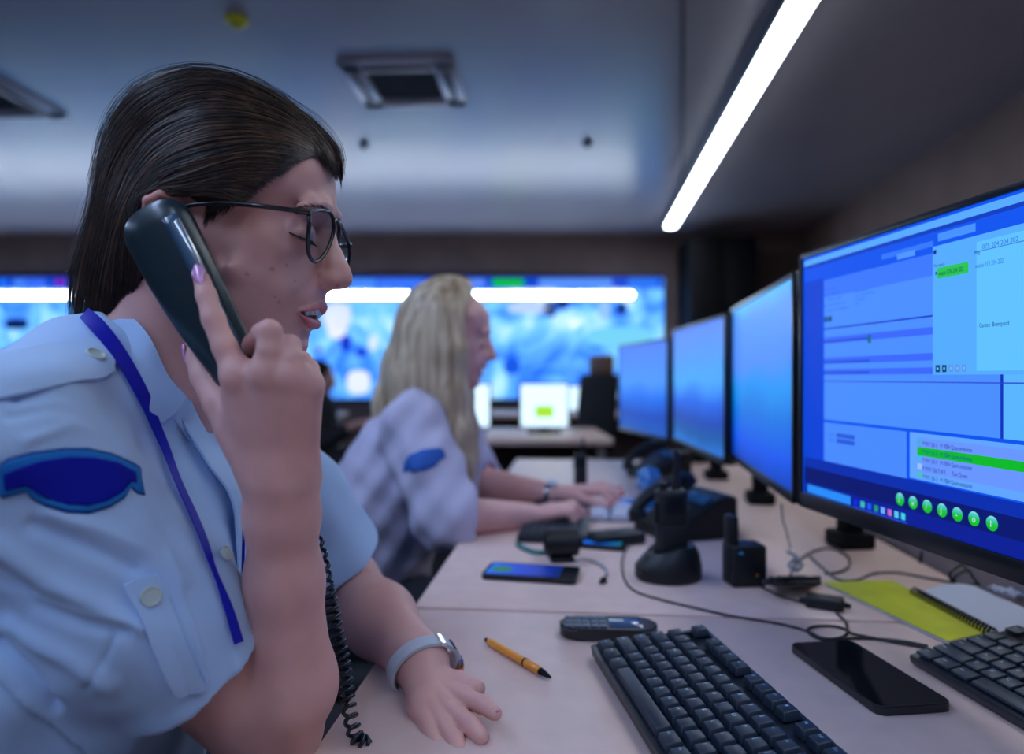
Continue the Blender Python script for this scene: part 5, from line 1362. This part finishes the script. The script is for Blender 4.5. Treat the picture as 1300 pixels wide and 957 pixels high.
# charger block and tied cable bundle
c = D(950, 746); t = thing('power_adapter', (c.x, c.y+.018, DESK), .12, 'upright black adapter block beside the nearer two-way radio', 'adapter')
m = MB(); m.box((0, 0, .030), (.052, .040, .060), bev=.005, seg=3); m.box((-.018, .004, .075), (.014, .026, .05), bev=.004); m.build('body', RUB, t)
m = MB(); m.sph((.010, -.0202, .018), .0012, n=8); m.build('indicator', emis('amber_led', (150, 110, 60), .5), t)
m = MB(); m.box((-.014, -.0203, .050), (.006, .001, .003)); m.build('blue_indicator', emis('blue_led', (30, 100, 180), .6), t)
CBL = mat('cable_black', (.010, .010, .014), .4, spec=.4); CGR = mat('cable_grey', (.10, .09, .10), .5); CPG = mat('cable_pale', (.30, .30, .36), .45)
bun = []
r = np.random.RandomState(5)
for i in range(46):
    f = i/45; bun.append(D(968+(i % 2)*40+r.uniform(0, 34), 742-r.uniform(0, 10), DESK+.004+.026*r.rand()))
cable('cable_bundle', bun, .0021, CBL, 'tangled black cable bundle tied together beside the adapter block', n=420, nn=6)
t = thing('cable_adapter', tuple(D(1047, 772)), .0, 'small black box adapter lying on its cable left of the yellow folder', 'adapter'); t.rotation_euler.z = -.5
m = MB(); m.box((0, 0, .008), (.046, .024, .016), bev=.004, seg=3); m.build('body', RUB, t)
m = MB(); m.cyl((-.023, 0, .008), (-.031, 0, .007), .004, .0025, 12); m.cyl((.023, 0, .008), (.031, 0, .007), .004, .0025, 12); m.build('strain_relief', RUB, t)
k = .0016
cable('cable', [D(x, y, DESK+.0018) for x, y in ((806,668),(797,690),(790,712),(793,735),(806,750),(835,760),(880,771),(930,782),(985,791),(1022,800),(1045,810),(1068,809),(1076,801),(1060,795),(1035,795),(1025,801),(1045,812),(1090,810),(1140,813),(1178,820))], k, CBL, 'long thin black cable looping across the desk from the radio to the right keyboard', n=140)
cable('cable', [D(x, y, DESK+.0018) for x, y in ((966,744),(985,754),(1003,760),(1030,768))], k, CBL, 'short black cable from the adapter block to the small box adapter')
cable('cable', [D(x, y, DESK+.0018) for x, y in ((1062,778),(1074,790),(1078,802),(1100,808),(1140,816),(1175,822))], k, CBL, 'black cable running from the small box adapter under the keyboard')
cable('cable', [D(x, y, DESK+.0020) for x, y in ((1003,742),(1004,728),(1014,712),(1032,700),(1056,696),(1076,706),(1078,718),(1066,726),(1048,728))], .0019, CGR, 'grey cable making an open loop behind the cable bundle', n=80)
cable('cable', [D(x, y, DESK+.0020) for x, y in ((1028,706),(1048,724),(1066,736),(1088,736),(1110,728),(1140,727),(1180,734),(1215,740),(1250,742))], .0019, CGR, 'grey cable winding from the loop towards the folder and divider', n=90)
cable('cable', [P(992, 640, 1.08), P(994, 660, 1.10), P(999, 676, 1.14), P(1004, 697, 1.19)], .0016, CPG, 'pale thin cable hanging down from the second monitor to the desk')
cable('cable', [D(x, y, DESK+.0022) for x, y in ((1000,700),(1012,707),(1002,716),(1010,724),(1018,716),(1008,708))], .0024, mat('cable_bluegrey', (.12, .2, .3), .4), 'small blue-grey cable coil behind the adapter block')
for i, (pts, lb) in enumerate([([P(1172,700,1.115), P(1170,712,1.12), P(1172,722,1.12)], 'dark cable hanging behind the large monitor against the divider'),
    ([P(1210,740,.985), P(1206,728,.99), P(1218,717,1.0), P(1240,716,1.0), P(1270,726,.98)], 'black cable arching over the divider edge under the large monitor'),
    ([P(1214,742,.975), P(1212,732,.98), P(1228,724,.985), P(1262,734,.97), P(1292,741,.96)], 'lower black cable arching beside the divider under the large monitor')]):
    cable('cable', [Vector((min(q.x, dl(q.y)+DW-.004), q.y, max(q.z, DESK+.003))) for q in pts], .0022, CBL, lb, n=40)

# yellow folder and spiral notebook
YEL = mat('yellow_card', (.50, .52, .02), .55, spec=.4, var=.10, vscale=25); PAP = mat('paper', (.55, .58, .72), .7)
def lay(pts, z0, z1, name, m_, parent, nu=14):
    m = MB(); m.prism([(q.x, q.y) for q in pts], z0, z1); o = m.build(name, m_, None, smooth=False); world_child(o, parent); return o
fp = [D(1045, 743), D(1132, 741), D(1262, 806), D(1203, 819)]
t = thing('folder', tuple(sum(fp, Vector())/4), 0, 'yellow document folder lying open on the desk left of the spiral notebook', 'folder')
lay([q+Vector((.002, .001, 0)) for q in fp], DESK+.0005, DESK+.004, 'paper_stack', PAP, t); lay(fp, DESK+.004, DESK+.0052, 'cover', YEL, t)
t = thing('spiral_notebook', tuple(D(1240, 775)), 0, 'blue-white spiral bound notebook behind the right keyboard', 'notebook')
sp_a, sp_b = D(1160, 752, DESK+.006), D(1262, 806, DESK+.006)
nb = [D(1166, 752), D(1300, 752), D(1400, 800), D(1266, 806)]
nb = [sp_a+Vector((.006, 0, 0)), sp_a+Vector((.090, .012, 0)), sp_b+Vector((.095, .0, 0)), sp_b+Vector((.006, 0, 0))]
V = []; F = []; nu, nv = 14, 8
for i in range(nu):
    for j in range(nv):
        u_, v_ = i/(nu-1), j/(nv-1); q = nb[0].lerp(nb[3], u_).lerp(nb[1].lerp(nb[2], u_), v_); V.append(Vector((q.x, q.y, DESK+.006+.010*math.sin(v_*math.pi*.8)*(1-.3*u_))))
G = np.array([[list(V[i*nv+j]) for j in range(nv)] for i in range(nu)]); lo = G.copy(); lo[..., 2] = DESK+.0055
o = slab(lo, G, 'pages', PAP, t)
m = MB()
for i in range(26):
    q = sp_a.lerp(sp_b, (i+.5)/26); pts = [q+Vector((.006*math.cos(a), 0, .001+.0062*math.sin(a))) for a in [k*math.pi/6 for k in range(12)]]; m.tube(pts+[pts[0]], .0011, 5)
m.build('spiral', BLK, t, world=True)
t = thing('paper_sheet', tuple(D(1290, 752)), 0, 'crumpled white paper strip behind the spiral notebook', 'paper'); a, b = D(1272, 752, DESK+.02), D(1320, 760, DESK+.02)
G = np.zeros((10, 6, 3))
for i in range(10):
    for j in range(6): q = a.lerp(b, i/9)+Vector((0, .03*j/5, .004*math.sin(i*1.7+j*2.1))); G[i, j] = q
slab(G-np.array((0, 0, .0008)), G, 'sheet', PAP, t); 

# ---------------------------------------------------------------- middle distance of the desk
def desk_phone(c, rz, label, label_h, k_=.74):
    t = thing('desk_telephone', c, rz, label, 'telephone'); t.scale = (k_,)*3
    M = Matrix.Rotation(math.pi/2, 4, 'X')
    m = MB(); m.prism([(-.10, 0), (.10, 0), (.10, .022), (-.06, .105), (-.10, .105)], -.09, .09, M); bmesh.ops.bevel(m.b, geom=m.b.edges[:], offset=.005, segments=2, affect='EDGES'); m.build('base', RUB, t)
    sl = Matrix.Translation((.02, 0, .0665)) @ Matrix.Rotation(math.radians(27.4), 4, 'Y')
    for i in range(4):
        for j in range(3):
            m = MB(); m.box((.012+i*.017-.02, .0+j*.019, .0035), (.013, .015, .005), bev=.0015); o = m.build('key_button', mat('phone_grey_key', (.06, .08, .10), .4), t); o.matrix_local = sl
    m = MB(); m.box((-.055, .02, .0025), (.035, .10, .004), bev=.001); o = m.build('display', mat('phone_lcd', (.02, .10, .22), .1, spec=.8), t); o.matrix_local = sl
    h = tag(bpy.data.objects.new('telephone_handset', None), label_h, 'telephone'); COL.objects.link(h)
    W = Matrix.LocRotScale(t.location, t.rotation_euler, t.scale); q = W @ sl @ Vector((0, -.062, .006)); h.location = q; h.rotation_euler = (0, 0, rz); h.scale = (k_,)*3
    loc = Matrix.Rotation(math.radians(27.4), 4, 'Y')
    m = MB(); m.tube([loc @ Vector(k) for k in catmull([(-.095, 0, .012), (-.075, 0, .030), (-.03, 0, .040), (.03, 0, .040), (.075, 0, .030), (.095, 0, .012)], 24)], [.020]+[.017]*22+[.020], 14); m.build('grip', RUB, h)
    for s in (-1, 1): m = MB(); m.cyl(loc @ Vector((s*.085, 0, .004)), loc @ Vector((s*.082, 0, .026)), .027, .022, 24); m.build('earpiece', RUB, h)
    return t
c = D(872, 680); desk_phone((c.x, c.y+.02, DESK), .30+math.pi, 'black sloped desk telephone behind the nearer two-way radio', 'black handset resting on the desk telephone behind the nearer radio')
c = D(836, 606); desk_phone((c.x, c.y, DESK), .35+math.pi, 'black desk telephone standing farther back in front of the far monitors', 'black handset resting on the farther desk telephone')
t = thing('tablet', tuple(D(836, 646)), .25, 'dark tablet lying behind the white notebook by the desk telephones', 'tablet'); m = MB(); m.prism(round_rect(.15, .20, .008), .001, .009); m.build('body', PB, t); m = MB(); m.prism(round_rect(.138, .188, .004), .009, .0096); m.build('screen', mat('tablet_glass', (.01, .04, .08), .15, spec=.7, coat=1), t)
# blue plastic bag
def bag(p): 
    c = A3(D(824, 630))+A3((0, 0, .036)); return ell(p, c, (.032, .028, .036))+.006*np.sin(p[:, 0]*180+3*np.sin(p[:, 2]*90))*np.sin(p[:, 1]*160+p[:, 2]*110)
cc_ = A3(D(824, 630))+A3((0, 0, .036)); V, F = polygonise(bag, cc_-.065, cc_+.065, .003, slack=2)
o = np_mesh('plastic_bag', V, F, mat('blue_plastic', (.03, .25, .65), .15, spec=.8, coat=1)); tag(o, 'crumpled shiny blue plastic bag between the desk telephones', 'bag')
# white notebook / papers by the blonde hands
t = thing('notebook', tuple(D(774, 653)), -.15, 'open white notebook beside the blonde woman hands', 'notebook')
for s in (-1, 1):
    m = MB(); G = np.array([[[s*(.002+.060*i/9), -.075+.15*j/5, .004+.014*math.sin(math.pi*(i/9)**.6)*.8] for j in range(6)] for i in range(10)]); lo = G.copy(); lo[..., 2] = .002; m.b.free(); o = slab(lo, G, 'page_block', PAP, t); o.matrix_parent_inverse = Matrix()
m = MB(); m.box((0, 0, .0012), (.130, .158, .002)); m.build('cover', BLK, t)
# keyboard of the blonde woman (rows along the desk edge)
t = thing('keyboard', tuple(D(735, 678)), -.12, 'black keyboard under the hands of the blonde woman', 'keyboard', 'black keyboards')
t.location = (.098, 1.46, DESK)
m = MB(); m.box((0, 0, .008), (.13, .42, .014), bev=.003); m.build('case', CASE, t)
m0 = MB(); m0.box((0, 0, .0155), (.015, .015, .004), bev=.001); k0 = m0.build('key', KEYC, t)
for i in range(6):
    for j in range(16):
        if i == 0 and 5 <= j <= 10: continue
        o = k0 if (i, j) == (0, 0) else k0.copy()
        if o is not k0: COL.objects.link(o); o.parent = t
        o.location = (-.048+i*.019, -.19+j*.0245, 0)
m0 = MB(); m0.box((-.048, -.005, .0155), (.015, .14, .004), bev=.001); m0.build('space_bar', KEYC, t)
# headset puck / webcam with short cable, second lit phone, teal strap
c = D(714, 716); t = thing('webcam', (c.x, c.y+.022, DESK), .1, 'black round webcam standing on the desk by the lit smartphone', 'webcam')
m = MB(); m.cyl((-.026, 0, .030), (.026, 0, .030), .022, n=28); m.box((0, 0, .004), (.040, .036, .008), bev=.003); m.cyl((0, 0, .006), (0, 0, .014), .009, n=14); m.build('body', RUB, t)
m = MB(); m.cyl((-.0285, 0, .030), (-.026, 0, .030), .014, n=24); m.cyl((.026, 0, .030), (.034, 0, .028), .010, .007, 20); m.build('lens_ring', BLK, t)
cable('cable', [D(732,712,DESK+.012), D(742,710,DESK+.008), D(757,714,DESK+.003), D(769,722,DESK+.003), D(770,730,DESK+.003)], .0022, CPG, 'short pale grey cable with a black plug lying beside the webcam')
t = thing('cable_plug', tuple(D(766, 736, DESK+.004)), math.radians(-112), 'small black plug at the end of the short grey cable', 'plug'); m = MB(); m.box((0, 0, 0), (.016, .008, .007), bev=.002); m.box((.011, 0, 0), (.007, .005, .003)); m.build('body', BLK, t)
def lit2(t, z):
    m = MB(); m.prism(round_rect(.058, .120, .004), z, z+.0003); m.build('lit_screen', ramp_emis('phone_picture_blue', [(0, (10, 120, 110)), (.3, (10, 100, 220)), (1, (20, 110, 240))], .9, axis='Y', h0=-.06, h1=.06), t, smooth=False)
c = D(748, 691); slabphone((c.x, c.y, DESK), math.radians(72), .070, .140, .0085, 'smartphone with a glowing blue screen behind the webcam', lit2)
tag(cable('strap', [D(657,691,DESK+.004), D(668,697,DESK+.004), D(682,701,DESK+.004), D(694,700,DESK+.004), D(699,693,DESK+.004)], .0045, mat('teal_rubber', (.01, .16, .16), .4), 'teal wrist strap lying left of the webcam', 'strap'), None)
t = thing('earphones_case', tuple(D(782, 690)), .3, 'low black device lying left of the desk telephone', 'device'); m = MB(); m.box((0, 0, .012), (.10, .05, .022), bev=.008, seg=3); m.build('body', RUB, t); m = MB(); m.box((.01, 0, .0235), (.05, .03, .002), bev=.0008); m.build('lid', PB, t)

# ---------------------------------------------------------------- chairs
CHF = mat('chair_fabric', (.008, .009, .012), .8)
def office_chair(loc, rz, label, tan=False, arms=False, group='black office chairs'):
    t = thing('office_chair', loc, rz, label, 'chair', group)
    m = MB(); m.box((0, 0, .45), (.46, .48, .07), bev=.03, seg=3); m.build('seat', CHF, t)
    m = MB(); m.box((-.25, 0, .78), (.06, .42, .50), bev=.028, seg=3, M=Matrix.Rotation(-.10, 3, 'Y')); m.build('backrest', CHF, t)
    if tan:
        m = MB(); m.box((-.29, 0, 1.085), (.055, .25, .13), bev=.025, seg=3); m.build('headrest', mat('tan_leather', (.22, .10, .05), .55), t)
        m = MB(); m.box((-.30, 0, 1.02), (.02, .19, .10), bev=.006); m.build('headrest_bracket', BLK, t)
    m = MB(); m.box((-.26, 0, .52), (.03, .08, .22), bev=.01); m.build('back_bar', BLK, t)
    m = MB(); m.cyl((0, 0, .09), (0, 0, .42), .028, n=18); m.build('gas_column', DLEG, t)
    for i in range(5):
        a = i*1.2566; m = MB(); m.tube([(0, 0, .10), (.15*math.cos(a), .15*math.sin(a), .085), (.28*math.cos(a), .28*math.sin(a), .065)], [.022, .018, .014], 8); g = m.build('base_leg', BLK, t)
        m = MB(); m.cyl((.28*math.cos(a)-.02*math.sin(a), .28*math.sin(a)+.02*math.cos(a), .028), (.28*math.cos(a)+.02*math.sin(a), .28*math.sin(a)-.02*math.cos(a), .028), .028, n=16); m.build('caster', BLK, g)
    return t
office_chair((-.40, .60, .0), 0, 'black office chair under the telephoning woman', group=None)
office_chair((-.34, 1.55, .0), 0, 'black office chair under the blonde woman', group=None)
office_chair((.31, 4.35, .03), math.radians(205), 'black high-backed office chair with tan headrest behind the far end of the desks', tan=True, group=None)

# ---------------------------------------------------------------- far desks with bright screens
def far_desk(loc, w, label):
    t = thing('desk', loc, 0, label, 'desk', 'far desks')
    m = MB(); m.box((0, 0, .725), (w, .75, .03), bev=.003); m.build('desktop', DKM, t)
    m = MB(); m.box((0, .25, .38), (w-.1, .02, .62)); m.build('front_panel', mat('brown_panel', (.10, .055, .045), .6), t)
    for s in (-1, 1): m = MB(); m.box((s*(w/2-.05), 0, .355), (.03, .65, .71)); m.build('side_panel', EDG, t)
def far_screen(loc, w, h, z, label, yellow=False, rz=0):
    t = thing('monitor', loc, rz, label, 'monitor', 'bright far monitors'); m = MB(); m.box((0, .012, z+h/2), (w+.02, .022, h+.02), bev=.004); m.build('housing', BEZ, t)
    m = MB(); m.box((0, -.0005, z+h/2), (w, .002, h)); s = m.build('screen', emis('screen_white', (205, 235, 255), 1.5), t, smooth=False)
    if yellow:
        m = MB(); m.box((.0, -.003, z+h*.36), (w*.40, .002, h*.28)); m.build('yellow_window', emis('yellow_green', (175, 235, 50), 1.0), s, smooth=False)
    m = MB(); m.box((0, .03, z/2+.006), (.05, .02, z)); m.build('stand', BLK, t); m = MB(); m.box((0, .03, .006), (.18, .14, .012), bev=.003); m.build('stand_base', BLK, t)
far_desk((.03, 3.75, 0), .92, 'far desk with bright screens right behind the blonde woman')
far_desk((.25, 5.9, 0), 2.4, 'farthest desk in front of the video wall')
far_desk((-2.6, 5.6, 0), 2.4, 'far desk at the left, hidden behind the women')
far_screen((P(691,0,3.72).x, 3.72, .74), P(720,0,3.72).x-P(661,0,3.72).x, .225, .035, 'bright far monitor showing a yellow-green window', True)
far_screen((P(596,0,3.72).x, 3.72, .74), P(622,0,3.72).x-P(572,0,3.72).x, .225, .035, 'bright white far monitor beside the blonde woman chin')
far_screen((P(708,0,5.7).x, 5.70, .74), .42, .19, .03, 'white monitor on the farthest desk, behind the one with the yellow window')
# person at the far left
fpn = thing('person', (P(408,0,4.6).x, 4.6, 0), 0, 'distant seated person with dark hair and dark clothes seen between the two women', 'person')
fx = P(408, 0, 4.6).x
def fbody(p):
    f = ell(p, (fx, 4.6, 1.02), (.085, .072, .11)); f = smin(f, cap(p, (fx+.08, 4.6, 1.0), (fx+.095, 4.6, 1.0), .012, .012), .02); f = smin(f, chain(p, [(fx-.01, 4.6, .95), (fx-.03, 4.6, .82)], [.05, .06], .02), .02)
    for s in (-1, 1):
        f = smin(f, chain(p, [(fx-.03, 4.6+s*.18, .80), (fx, 4.6+s*.2, .60), (fx+.22, 4.6+s*.12, .72), (fx+.31, 4.6+s*.12, .74)], [.045, .04, .028, .024], .02), .02)
    return f
V, F = polygonise(fbody, (fx-.2, 4.3, .5), (fx+.4, 4.9, 1.2), .007); np_mesh('body', V, F, SKIN, fpn, np.tile(SKC*.8, (len(V), 1)))
def fcloth(p):
    f = chain(p, [(fx-.03, 4.6, .82), (fx-.04, 4.6, .68), (fx-.06, 4.6, .50)], [.13, .14, .15], .05)
    for s in (-1, 1): f = smin(f, chain(p, [(fx-.03, 4.6+s*.18, .81), (fx, 4.6+s*.2, .60), (fx+.18, 4.6+s*.13, .70)], [.062, .056, .042], .02), .03); f = smin(f, chain(p, [(fx-.05, 4.6+s*.1, .48), (fx+.38, 4.6+s*.12, .50), (fx+.40, 4.6+s*.12, .08)], [.09, .07, .045], .02), .03)
    return f
V, F = polygonise(fcloth, (fx-.28, 4.25, .0), (fx+.52, 4.95, .98), .010); np_mesh('clothes', V, F, mat('dark_clothes', (.012, .012, .018), .8), fpn)
V, F = polygonise(lambda p: smax(ell(p, (fx-.015, 4.6, 1.035), (.098, .088, .118)), (p[:, 0]-fx-.045)-.5*(p[:, 2]-1.06), .01), (fx-.16, 4.45, .88), (fx+.12, 4.75, 1.2), .006); np_mesh('hair', V, F, HM, fpn)
office_chair((fx-.07, 4.6, 0), 0, 'black office chair under the distant dark-haired person', group=None)

# ================================================================== camera and light
W = bpy.data.worlds.new('World'); S.world = W; W.use_nodes = True; W.node_tree.nodes['Background'].inputs[0].default_value = (.10, .14, .30, 1); W.node_tree.nodes['Background'].inputs[1].default_value = .05
cam = bpy.data.cameras.new('Camera'); co = bpy.data.objects.new('Camera', cam); COL.objects.link(co); co.location = (0, 0, CZ); co.rotation_euler = (math.pi/2, 0, 0)
cam.sensor_width = 36; cam.lens = FPX/1300*36; cam.clip_start = .05; cam.clip_end = 60
cam.dof.use_dof = True; cam.dof.focus_distance = .58; cam.dof.aperture_fstop = 2.8; cam.dof.aperture_blades = 0
S.camera = co
S.view_settings.view_transform = 'Standard'; S.view_settings.look = 'None'; S.view_settings.gamma = 1; S.view_settings.exposure = 0; S.view_settings.use_curve_mapping = False
